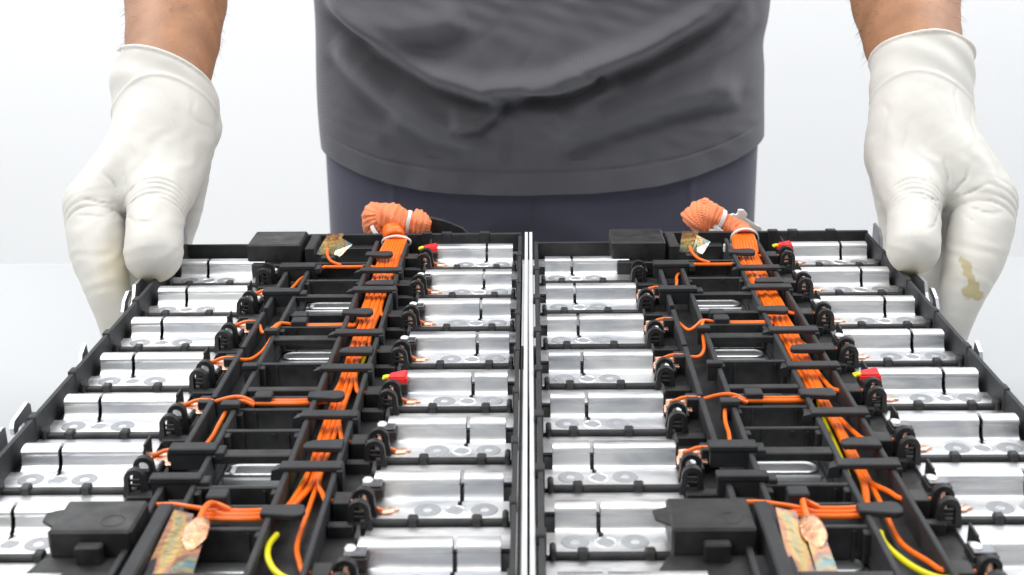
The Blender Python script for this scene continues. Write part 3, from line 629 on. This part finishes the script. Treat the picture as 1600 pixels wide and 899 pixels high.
# right sleeve: a single big pouch that narrows to the wires
s3 = tube4('braided_sleeve', [(*loc((0.1010, 0.802, 0.1085), x2), 0.0020), (*loc((0.1025, 0.802, 0.1115), x2), 0.0100), (*loc((0.1050, 0.802, 0.1150), x2), 0.0112), (*loc((0.1085, 0.801, 0.1168), x2), 0.0098), (*loc((0.1130, 0.800, 0.1160), x2), 0.0082), (*loc((0.1160, 0.799, 0.1140), x2), 0.0066), (*loc((0.1200, 0.798, 0.1120), x2), 0.0068), (*loc((0.1245, 0.796, 0.1105), x2), 0.0066), (*loc((0.1280, 0.792, 0.1090), x2), 0.0066), (*loc((0.1285, 0.785, 0.1080), x2), 0.0066)], 'braid', mod2, mod=0.03, seed=9)
s4 = tube4('braided_sleeve', [(*loc((0.1030, 0.803, 0.1190), x2), 0.0040), (*loc((0.1052, 0.803, 0.1225), x2), 0.0050), (*loc((0.1085, 0.802, 0.1225), x2), 0.0048), (*loc((0.1120, 0.801, 0.1185), x2), 0.0050)], 'braid', mod2, mod=0.05, seed=2)
tie((0.1150-x2, 0.7992-YO, 0.1150), (1, 0, -0.55), 0.0076, 0.0014, parent=s3)
tie((0.1165-x2, 0.7970-YO, 0.1112), (0.6, -0.1, 0.8), 0.0072, 0.0013, parent=s3, head=(0.1105-x2, 0.792-YO, 0.1100))
tie((0.0260, 0.7845-YO, 0.1080), (0, 1, 0.25), (0.0066, 0.0080), 0.0010, parent=s3, head=(0.0140, 0.772-YO, 0.1060))
MB().prism([(p[0]-x2, p[1]-YO, p[2]) for p in ((0.1225, 0.812, 0.1150), (0.1262, 0.812, 0.1165), (0.1275, 0.812, 0.1150), (0.1290, 0.812, 0.1162), (0.1288, 0.812, 0.1190), (0.1322, 0.812, 0.1190), (0.1348, 0.812, 0.1160), (0.1340, 0.812, 0.1140), (0.1325, 0.812, 0.1140), (0.1405, 0.812, 0.1085), (0.1425, 0.812, 0.1085), (0.1440, 0.812, 0.1070), (0.1440, 0.812, 0.1030), (0.1360, 0.812, 0.1030), (0.1330, 0.812, 0.1085), (0.1290, 0.812, 0.1125), (0.1225, 0.812, 0.1120))], (0, 0.0028, 0), 0.0004).build('plug_clip', M['nylon'], mod2)
MB().tube([(0.1290-x2, 0.808-YO, 0.1090), (0.1310-x2, 0.806-YO, 0.1105), (0.1335-x2, 0.802-YO, 0.1085), (0.1345-x2, 0.797-YO, 0.1060)], 0.0026, 12).build('plug_lead', M['rubber'], mod2)
# small tag on two cells of the left module
for yy in (0.6975, 0.4905):
    MB().box(-0.0170, -0.0132, yy-0.0040, yy+0.0040, -0.0145, -0.0135, 0.0002).build('cell_tag', M['label'], mod1)
    MB().box(-0.0166, -0.0150, yy-0.0028, yy+0.0030, -0.0137, -0.0133, 0.0).build('tag_print', M['rubber'], mod1)

# ------------------------------------------------------------------ the person
person = empty('person', (0.01, 1.26, -0.80), 'person in a grey T-shirt and dark trousers holding the modules with white latex gloves', 'person')
PL = Vector(person.location)
import openvdb
def seg_d(G, a, b, ra, rb):
    a = np.array(a); b = np.array(b); ab = b-a; L2 = float(ab@ab)
    px, py, pz = G[0]-a[0], G[1]-a[1], G[2]-a[2]
    t = np.clip((px*ab[0]+py*ab[1]+pz*ab[2])/L2, 0, 1)
    d = np.sqrt((px-t*ab[0])**2+(py-t*ab[1])**2+(pz-t*ab[2])**2)-(ra+(rb-ra)*t)
    return d, t
def smin(a, b, k):
    h = np.clip(0.5+0.5*(b-a)/k, 0, 1); return b*(1-h)+a*h-k*h*(1-h)
def chain_d(G, ch, k=0.004):
    D = None; k = min(k, 0.0022)
    if 2 < len(ch) < 8: ch = [tuple(q) for q in spline(ch, 3)]
    for p, q in zip(ch, ch[1:]):
        d, _ = seg_d(G, p[:3], q[:3], p[3], q[3]); D = d if D is None else np.minimum(D, d) if k == 0 else smin(D, d, k)
    return D
def grid(lo, hi, vs):
    ax = [np.arange(l, h, vs, dtype=np.float32) for l, h in zip(lo, hi)]
    return np.meshgrid(*ax, indexing='ij', sparse=True)
def iso(D, lo, vs, name, m, parent, attr=None):
    g = openvdb.FloatGrid(background=float(0.05)); g.copyFromArray(np.ascontiguousarray(D.astype(np.float32)))
    pts, quads = g.convertToQuads(isovalue=0.0)
    pts = pts*vs+np.array(lo); pts = pts-np.array(parent.location)[None]
    me = bpy.data.meshes.new(name); me.from_pydata(pts.tolist(), [], quads[:, ::-1].tolist()); me.update()
    me.polygons.foreach_set('use_smooth', [True]*len(me.polygons))
    if attr is not None:
        col = attr(pts+np.array(parent.location)[None]); ca = me.color_attributes.new('stain', 'FLOAT_COLOR', 'POINT'); ca.data.foreach_set('color', col.astype(np.float32).ravel())
    me.materials.append(m)
    return link(name, me, parent)

L_fore = [(-0.272, 1.150, 0.372, 0.046), (-0.2600, 1.04, 0.3010, 0.042), (-0.2492, 0.97, 0.2618, 0.037), (-0.2411, 0.93, 0.2391, 0.034), (-0.2324, 0.88, 0.2194, 0.030), (-0.2256, 0.83, 0.1982, 0.0262), (-0.2213, 0.805, 0.1828, 0.0240)]
R_fore = [(0.290, 1.150, 0.365, 0.048), (0.273, 1.04, 0.2960, 0.044), (0.2592, 0.97, 0.2567, 0.0386), (0.2548, 0.93, 0.2343, 0.0356), (0.2472, 0.88, 0.215, 0.0306), (0.2397, 0.83, 0.198, 0.0268), (0.2355, 0.805, 0.1789, 0.0245)]
def body():
    vs = 0.0045; lo = (-0.42, 0.74, -0.10); hi = (0.44, 1.44, 0.80); G = grid(lo, hi, vs)
    z = np.clip((G[2]-0.1)/0.5, 0, 1); cx = 0.010
    D = (np.sqrt(((G[0]-cx)/(0.170+0.01*z))**2+((G[1]-1.265)/0.066)**2)-1)*0.066
    D = np.maximum(D, G[2]-0.62); D = np.maximum(D, -0.08-G[2])
    for ch, sx in ((L_fore, -1), (R_fore, 1)):
        arm = [(cx+sx*0.165, 1.27, 0.60, 0.062), (cx+sx*0.245, 1.25, 0.52, 0.052)]+ch
        D = smin(D, chain_d(G, arm, 0.006), 0.02)
        hd = chain_d(G, [ch[-1], (ch[-1][0], 0.775, 0.150, 0.019)], 0.004); D = smin(D, hd, 0.006)
    nd, _ = seg_d(G, (cx, 1.27, 0.60), (cx, 1.26, 0.72), 0.065, 0.058); D = smin(D, nd, 0.03)
    return iso(D, lo, vs, 'body', M['skin'], person)
body()

def glove(side):
    """side -1: the hand at the left of the picture"""
    if side < 0:
        wrist = [(-0.2256, 0.828, 0.1990, 0.0275), (-0.2228, 0.808, 0.1840, 0.0262), (-0.2206, 0.795, 0.1700, 0.0255)]
        back = [(-0.2218, 0.80, 0.1759, 0.0255), (-0.2321, 0.775, 0.158, 0.0234), (-0.2462, 0.76, 0.1443, 0.0194), (-0.2528, 0.752, 0.1373, 0.0165)]
        thumb = [(-0.2202, 0.8, 0.1641, 0.0241), (-0.2167, 0.77, 0.1513, 0.0218), (-0.2131, 0.742, 0.1428, 0.0168), (-0.2107, 0.724, 0.1326, 0.0151), (-0.2093, 0.713, 0.1239, 0.0153), (-0.209, 0.711, 0.1215, 0.0145)]
        index = [(-0.2528, 0.75, 0.1373, 0.0163), (-0.2479, 0.737, 0.1261, 0.0160), (-0.2446, 0.727, 0.1176, 0.0150), (-0.2368, 0.712, 0.1032, 0.0122), (-0.2325, 0.705, 0.0899, 0.0096), (-0.2306, 0.704, 0.0729, 0.0080)]
        palm = [(-0.2205, 0.82, 0.1599, 0.0225), (-0.2209, 0.83, 0.1372, 0.0158), (-0.2239, 0.83, 0.1163, 0.0128), (-0.2285, 0.825, 0.0965, 0.0104), (-0.2310, 0.82, 0.0767, 0.0088)]
        mid = [(-0.2500, 0.775, 0.1335, 0.0154), (-0.2400, 0.762, 0.1073, 0.0130), (-0.2290, 0.748, 0.0882, 0.0097), (-0.2260, 0.744, 0.0662, 0.0083)]
        ring = [(-0.2440, 0.80, 0.1284, 0.0158), (-0.2360, 0.79, 0.0984, 0.0130), (-0.2290, 0.78, 0.0809, 0.0094), (-0.2270, 0.78, 0.0602, 0.0079)]
        cuff = [(-0.2230, 0.812, 0.1820, 0.0292), (-0.2262, 0.822, 0.1960, 0.0305), (-0.2275, 0.8300, 0.2040, 0.0300)]
        bulge = [(-0.2150, 0.826, 0.184, 0.022), (-0.2140, 0.828, 0.172, 0.021)]
    else:
        wrist = [(0.2397, 0.828, 0.1990, 0.0285), (0.2368, 0.808, 0.1810, 0.0275), (0.2335, 0.795, 0.1660, 0.0268)]
        back = [(0.2347, 0.80, 0.1721, 0.0258), (0.2438, 0.775, 0.1579, 0.0232), (0.2533, 0.76, 0.146, 0.0200), (0.2602, 0.752, 0.1364, 0.0172)]
        thumb = [(0.228, 0.8, 0.1604, 0.0239), (0.2228, 0.77, 0.1477, 0.0209), (0.2169, 0.742, 0.1395, 0.0152), (0.2129, 0.724, 0.1294, 0.0139), (0.21, 0.713, 0.1234, 0.0137), (0.2096, 0.711, 0.1218, 0.013)]
        index = [(0.2602, 0.75, 0.1364, 0.0172), (0.2544, 0.737, 0.1242, 0.0170), (0.2476, 0.724, 0.1118, 0.0155), (0.2395, 0.712, 0.0999, 0.0127), (0.2345, 0.705, 0.0849, 0.0093), (0.2319, 0.704, 0.0699, 0.0078)]
        palm = [(0.2305, 0.82, 0.1562, 0.0221), (0.2301, 0.83, 0.1336, 0.0153), (0.2325, 0.83, 0.1128, 0.0122), (0.2340, 0.825, 0.0931, 0.0106), (0.2350, 0.82, 0.0733, 0.0090)]
        mid = [(0.2560, 0.775, 0.1295, 0.0152), (0.2440, 0.762, 0.1037, 0.0130), (0.2330, 0.748, 0.0849, 0.0097), (0.2290, 0.744, 0.0631, 0.0082)]
        ring = [(0.2520, 0.80, 0.1244, 0.0156), (0.2420, 0.79, 0.0948, 0.0130), (0.2330, 0.78, 0.0776, 0.0093), (0.2310, 0.78, 0.0570, 0.0078)]
        cuff = [(0.2372, 0.812, 0.1800, 0.0292), (0.2400, 0.826, 0.1980, 0.0302), (0.2412, 0.8360, 0.2090, 0.0300)]
        bulge = [(0.2290, 0.818, 0.160, 0.020), (0.2270, 0.820, 0.150, 0.019)]
    vs = 0.00105
    allp = np.array(wrist+back+thumb+index+palm+mid+ring+cuff); lo = tuple((allp[:, :3].min(0)-allp[:, 3].max()-0.006).tolist()); hi = tuple((allp[:, :3].max(0)+allp[:, 3].max()+0.008).tolist())
    G = grid(lo, hi, vs)
    X, Y, Z = np.broadcast_arrays(*G)
    # noise from a few incommensurate waves, for wandering wrinkles
    N = (np.sin(X*210+1.3)*np.sin(Z*170+0.4)+np.sin(Y*190+X*90)+0.6*np.sin(Z*330+Y*120))/2.6
    D = smin(chain_d(G, wrist), chain_d(G, back), 0.012); D = smin(D, chain_d(G, palm), 0.012)
    dt = chain_d(G, thumb, 0.004); di = chain_d(G, index, 0.004); dm = chain_d(G, mid, 0.004); dr = chain_d(G, ring, 0.004)
    dm = np.minimum(dm, 1); D = smin(D, dm, 0.005); D = smin(D, dr, 0.005)
    kk = np.clip((Z-0.118)/0.03, 0, 1); D = smin(D, di, 0.0008+0.008*np.clip((Z-0.130)/0.02, 0, 1)); D = smin(D, dt, 0.0008+0.010*kk)
    db, _ = seg_d(G, bulge[0][:3], bulge[1][:3], bulge[0][3], bulge[1][3]); D = smin(D, db, 0.006)
    # thumb and index creases: rings across the finger axis, faded away from the joints
    def crease(a, b, cs, amp, wd, dd):
        nonlocal D
        a = np.array(a[:3]); b = np.array(b[:3]); ax = (b-a)/np.linalg.norm(b-a); s = (X-a[0])*ax[0]+(Y-a[1])*ax[1]+(Z-a[2])*ax[2]
        s = s+0.0011*N
        lat = (X-a[0])-(s*ax[0]); s = s-7.0*lat*lat
        near = np.exp(-np.clip(dd, 0, None)/0.002)
        for c in cs: D = D+amp*np.exp(-((s-c)/wd)**2)*near*(0.6+0.4*N)
    crease(thumb[2], thumb[4], (-0.004, 0.000, 0.0038, 0.0072, 0.0105), 0.0013, 0.0009, dt)
    crease(index[0], index[2], (-0.006, -0.001, 0.004, 0.009), 0.0013, 0.0009, di)
    # long soft tension folds running from the wrist over the back of the hand
    q = (X*side)*1.0+(Z-0.15)*0.55
    D = D+0.00022*np.sin(q*420+3*N)*np.exp(-((Z-0.165)/0.022)**2)
    D = D+0.00016*np.sin((Z*520+X*side*260)+4*N)*np.exp(-((Z-0.120)/0.03)**2)
    D = D+0.00010*N
    W0 = np.array(index[0][:3])*0.45+np.array(thumb[2][:3])*0.55+np.array((0, 0, 0.002))
    rad = np.sqrt((X-W0[0])**2+(Z-W0[2])**2); ang = np.arctan2(Z-W0[2], X-W0[0])
    D = D+0.0009*np.exp(-(np.sin(ang*5.5+0.9*N+0.4)/0.22)**2)*np.exp(-((rad-0.014)/0.008)**2)*(Z > W0[2]-0.006)
    D = D+0.00045*np.exp(-(np.sin((X*side-Z*0.35)*260+0.7*N)/0.2)**2)*np.exp(-((Z-0.185)/0.020)**2)*(0.5+0.5*np.sin(X*140+Z*90))
    # cuff: looser tube that ends in a rolled rim; hollow, so the arm goes in
    ca, cb = np.array(cuff[0][:3]), np.array(cuff[-1][:3]); ax = (cb-ca)/np.linalg.norm(cb-ca); L = np.linalg.norm(cb-ca)
    s = (X-ca[0])*ax[0]+(Y-ca[1])*ax[1]+(Z-ca[2])*ax[2]
    wob = 0.0013*np.sin(np.arctan2(Z-ca[2], X-ca[0])*3+1.0)+0.0010*np.sin(s*300+X*180)
    dc = chain_d(G, cuff, 0.004)+wob*0.6
    D = smin(D, dc, 0.004)
    rimpos = L+0.0010+0.10*(X-cb[0])*(-side)*(1.0 if side < 0 else 0.15)*1.0
    rimpos = L - 0.45*(X-cb[0])*(1.0 if side < 0 else -0.10)
    D = np.maximum(D, s-rimpos)
    rim = np.sqrt((s-rimpos+0.0012)**2+dc**2)-0.0014; 
    fold = 0.0011*np.exp(-((s-0.10*L+0.006*np.cos(X*70))/0.0011)**2)
    D = D-fold*np.exp(-np.abs(dc)/0.004)
    D = np.minimum(D, rim)
    inner = chain_d(G, [(c[0], c[1], c[2], c[3]-0.0016) for c in cuff]+[(cb[0]+ax[0]*0.02, cb[1]+ax[1]*0.02, cb[2]+ax[2]*0.02, cuff[-1][3])], 0.003)+wob*0.6
    D = np.where(s > 0.35*L, np.maximum(D, -inner), D)
    tips = [np.array(thumb[-1][:3])+np.array((0, -0.004, -0.013)), np.array(index[-2][:3])]
    st = np.array((0.2400, 0.7010, 0.1010))
    def attr(p):
        c = np.zeros((len(p), 4)); c[:, 3] = 1
        r = np.exp(-(np.linalg.norm(p-tips[0], axis=1)/0.0100)**2)*1.1
        iy = np.exp(-(((p-np.array(index[3][:3]))*np.array((1, 1, 0.5)))**2).sum(1)/0.014**2)*(0.45 if side < 0 else 0.12)
        if side < 0: iy *= 1/(1+np.exp(-(p[:, 0]+0.2375)/0.003))*2
        c[:, 0] = np.clip(r+iy+0.05, 0, 1)
        if side > 0:
            a, b = np.array((0.2372, 0, 0.1150)), np.array((0.2400, 0, 0.1035)); e = np.array((0.2440, 0, 0.0990)); e2 = np.array((0.2375, 0, 0.1015))
            def sd(p, a, b):
                ab = (b-a)[[0, 2]]; w_ = p[:, [0, 2]]-a[[0, 2]]; t = np.clip((w_@ab)/(ab@ab), 0, 1); return np.linalg.norm(w_-t[:, None]*ab, axis=1)
            d = np.minimum(np.minimum(sd(p, a, b)-0.0024, sd(p, b, e)-0.0030), sd(p, b, e2)-0.0036)
            c[:, 1] = np.clip(0.52-d/0.0075, 0, 1)*(p[:, 1] < 0.73)
        return c
    return iso(D, lo, vs, 'latex_glove', M['glove'], person, attr)
glove(-1); glove(1)

def arm_hair():
    rg = random.Random(3); mb = MB()
    for ch in (L_fore, R_fore):
        for _ in range(260):
            k = rg.uniform(2.2, 4.3); i = int(k); t = k-i; p = [ch[i][q]*(1-t)+ch[i+1][q]*t for q in range(4)]
            a = Vector(ch[i+1][:3])-Vector(ch[i][:3]); a.normalize(); u = Vector((1, 0, 0)); u = (u-a*u.dot(a)).normalized(); v = a.cross(u); w_ = rg.uniform(0, 2*PI)
            d = u*math.cos(w_)+v*math.sin(w_); b0 = Vector(p[:3])+d*(p[3]-0.0006)-PL; t1 = (a*0.8+d*0.55+Vector((rg.uniform(-.3, .3), rg.uniform(-.3, .3), 0))).normalized(); L = rg.uniform(0.004, 0.010)
            mb.tube([b0, b0+t1*L*0.5, b0+t1*L*0.9+a*L*0.25], [0.00009, 0.00007, 0.00002], 3, cap=False)
    o = mb.build('arm_hair', M['hair'], person); o['kind'] = 'stuff'
arm_hair()

# --- shirt and trousers
def dist_poly(PX, PZ, poly):
    """signed distance (positive above) and closest parameter to a polyline given in metres"""
    best = np.full(PX.shape, 1e9); sg = np.zeros(PX.shape); tt = np.zeros(PX.shape); n = len(poly)-1
    for i in range(n):
        ax, az = poly[i]; bx, bz = poly[i+1]; dx, dz = bx-ax, bz-az; L = dx*dx+dz*dz
        t = np.clip(((PX-ax)*dx+(PZ-az)*dz)/L, 0, 1); qx, qz = ax+t*dx, az+t*dz; d = np.hypot(PX-qx, PZ-qz)
        m_ = d < best; best = np.where(m_, d, best); s = np.sign((PZ-qz)*dx-(PX-qx)*dz) if True else 0
        sg = np.where(m_, s, sg); tt = np.where(m_, (i+t)/n, tt)
    return best*sg, tt
def fc(pts): return [(0.0096+(a/2.051+460-845)*0.000567, 0.2126-(b/2.051)*0.000562) for a, b in pts]
FOLDS = [ # chart polyline, step height, ridge width, fade length
    (fc([(40, -60), (150, 40), (300, 160), (450, 245), (600, 292), (720, 282), (830, 272), (930, 232), (1100, 170), (1300, 70), (1460, -30)]), 0.0105, 0.0030, 0.060),
    (fc([(90, 150), (180, 230), (300, 330), (450, 420), (620, 468)]), 0.0060, 0.0035, 0.030),
    (fc([(500, 392), (590, 385), (640, 350), (680, 300)]), 0.0050, 0.0020, 0.012),
    (fc([(820, 478), (930, 432), (1050, 385), (1180, 345), (1330, 322), (1440, 350)]), 0.0060, 0.0035, 0.028),
    (fc([(70, 10), (200, 82), (350, 112), (480, 104), (580, 60)]), 0.0055, 0.0040, 0.030),
    (fc([(720, 285), (800, 290), (880, 285), (950, 250), (960, 215)]), 0.0050, 0.0018, 0.010),
    (fc([(850, 420), (920, 380), (960, 310), (1050, 260)]), 0.0030, 0.0030, 0.016),
    (fc([(1090, 260), (1250, 200), (1400, 130), (1500, 60)]), 0.0035, 0.0035, 0.022),
    (fc([(270, 400), (400, 450), (560, 500), (700, 520)]), 0.0028, 0.0040, 0.020)]
def shirt():
    cx, cy = 0.0100, 1.262; na, nz = 420, 300
    th = np.linspace(0, 2*PI, na, endpoint=False); zz = np.linspace(0, 1, nz)
    # front half sampled denser
    th = np.concatenate([np.linspace(PI, 2*PI, 340, endpoint=False), np.linspace(0, PI, 80, endpoint=False)]); na = len(th)
    T, S = np.meshgrid(th, zz, indexing='xy')
    c, s = np.cos(T), np.sin(T)
    hem = 0.0430+0.033*np.abs(c)**2.5+0.004*c
    top = 0.56
    Zz = hem+(top-hem)*S**1.25
    aw = 0.2088+0.0012*np.sin((Zz-0.05)*40+c)-0.003*np.exp(-((Zz-0.165)/0.018)**2)*(c > 0)
    bw = 0.098+0.010*np.exp(-((Zz-0.20)/0.12)**2)
    Xx = cx+aw*np.sign(c)*np.abs(c)**0.86; Yy = cy+bw*np.sign(s)*np.abs(s)**0.80
    disp = np.zeros(Xx.shape)
    front = np.clip(-s*1.6, 0, 1)
    for poly, A, wd, fade in FOLDS:
        d, t = dist_poly(Xx, Zz, poly)
        endf = np.clip(np.minimum(t, 1-t)*7, 0, 1); endf = endf*endf*(3-2*endf)
        prof = 1/(1+np.exp(-np.clip(d/(wd*1.05), -30, 30)))*np.exp(-np.clip(d, 0, None)/fade)
        disp += (2.2*A*prof+1.3*A*np.exp(-((d-3.2*wd)/(2.6*wd))**2)-1.3*A*np.exp(-((d+3.0*wd)/(2.4*wd))**2))*endf
    disp += 0.0012*np.sin(Xx*38+Zz*61+1)*np.cos(Zz*47-Xx*22)+0.0008*np.sin(Xx*90-Zz*70)+0.0007*np.sin(Xx*160+Zz*230+3*np.sin(Zz*60))*np.sin(Zz*90-Xx*50)+0.0006*np.exp(-(np.sin(Xx*31-Zz*55+1.2*np.sin(Xx*40))/0.26)**2)*np.sin(Xx*24+Zz*30)*np.clip((Zz-hem-0.03)/0.03, 0, 1)
    # hem: double layer with a stitched groove
    hd = Zz-hem
    disp += 0.0012*(hd < 0.0205)-0.0012*np.exp(-((hd-0.0212)/0.0012)**2)
    disp *= front
    nx, ny = c, s; l = np.hypot(nx/0.21, ny/0.1); nx, ny = nx/0.21/l, ny/0.1/l; q = np.hypot(nx, ny); nx, ny = nx/q, ny/q
    Xx = Xx+nx*disp*0.25; Yy = Yy+ny*disp
    vin = np.stack([Xx, Yy, Zz], -1)
    # inner lip so the hem has thickness
    lip = vin[0].copy(); lip[:, 0] = cx+(lip[:, 0]-cx)*0.985; lip[:, 1] = cy+(lip[:, 1]-cy)*0.97
    lip2 = lip.copy(); lip2[:, 2] += 0.03
    allv = np.concatenate([lip2[None], lip[None], vin], 0).reshape(-1, 3)-np.array(PL)[None]
    rows = nz+2; fs = []
    for j in range(rows-1):
        for i in range(na): fs.append((j*na+i, j*na+(i+1) % na, (j+1)*na+(i+1) % na, (j+1)*na+i))
    me = bpy.data.meshes.new('t_shirt'); me.from_pydata(allv.tolist(), [], fs); me.update()
    me.polygons.foreach_set('use_smooth', [True]*len(fs))
    uvl = me.uv_layers.new(name='UVMap'); idx = np.zeros(len(me.loops), dtype=np.int32); me.loops.foreach_get('vertex_index', idx)
    uvc = np.stack([allv[:, 0]+allv[:, 1]*0.6, allv[:, 2]], -1)[idx]; uvl.data.foreach_set('uv', uvc.astype(np.float32).ravel())
    me.materials.append(M['shirt']); return link('t_shirt', me, person)
shirt()
def trousers():
    cx, cy = 0.0100, 1.262; nz, na = 120, 360
    th = np.concatenate([np.linspace(PI, 2*PI, 280, endpoint=False), np.linspace(0, PI, 80, endpoint=False)])
    T, S = np.meshgrid(th, np.linspace(0, 1, nz), indexing='xy'); c, s = np.cos(T), np.sin(T)
    Zz = -0.55+(0.10+0.55)*S
    aw = 0.2045+0.0*Zz; bw = 0.088-0.01*np.clip(-Zz, 0, 1)
    Xx = cx+aw*np.sign(c)*np.abs(c)**0.84; Yy = cy+bw*np.sign(s)*np.abs(s)**0.76
    front = np.clip(-s*1.6, 0, 1)
    mid = np.exp(-np.abs((Xx-0.0010)/0.006)); drop = np.clip((0.045-Zz)/0.05, 0, 1)
    disp = -0.010*np.exp(-((Xx-0.001)/0.030)**2)*drop-0.0030*mid
    disp += 0.0035*np.sin((Zz-0.02)*120+np.abs(Xx)*55)*np.exp(-((np.abs(Xx-0.0)-0.03)/0.03)**2)*drop
    disp += 0.002*np.sin(Xx*40+Zz*30)+0.0015*np.exp(-((np.abs(Xx-0.01)-0.135)/0.003)**2)
    disp *= front; Yy = Yy-disp
    allv = np.stack([Xx, Yy, Zz], -1).reshape(-1, 3)-np.array(PL)[None]; na = len(th); fs = []
    for j in range(nz-1):
        for i in range(na): fs.append((j*na+i, j*na+(i+1) % na, (j+1)*na+(i+1) % na, (j+1)*na+i))
    me = bpy.data.meshes.new('trousers'); me.from_pydata(allv.tolist(), [], fs); me.update(); me.polygons.foreach_set('use_smooth', [True]*len(fs))
    uvl = me.uv_layers.new(name='UVMap'); idx = np.zeros(len(me.loops), dtype=np.int32); me.loops.foreach_get('vertex_index', idx)
    uvl.data.foreach_set('uv', np.stack([allv[:, 0], allv[:, 2]], -1)[idx].astype(np.float32).ravel())
    me.materials.append(M['trouser']); return link('trousers', me, person)
trousers()
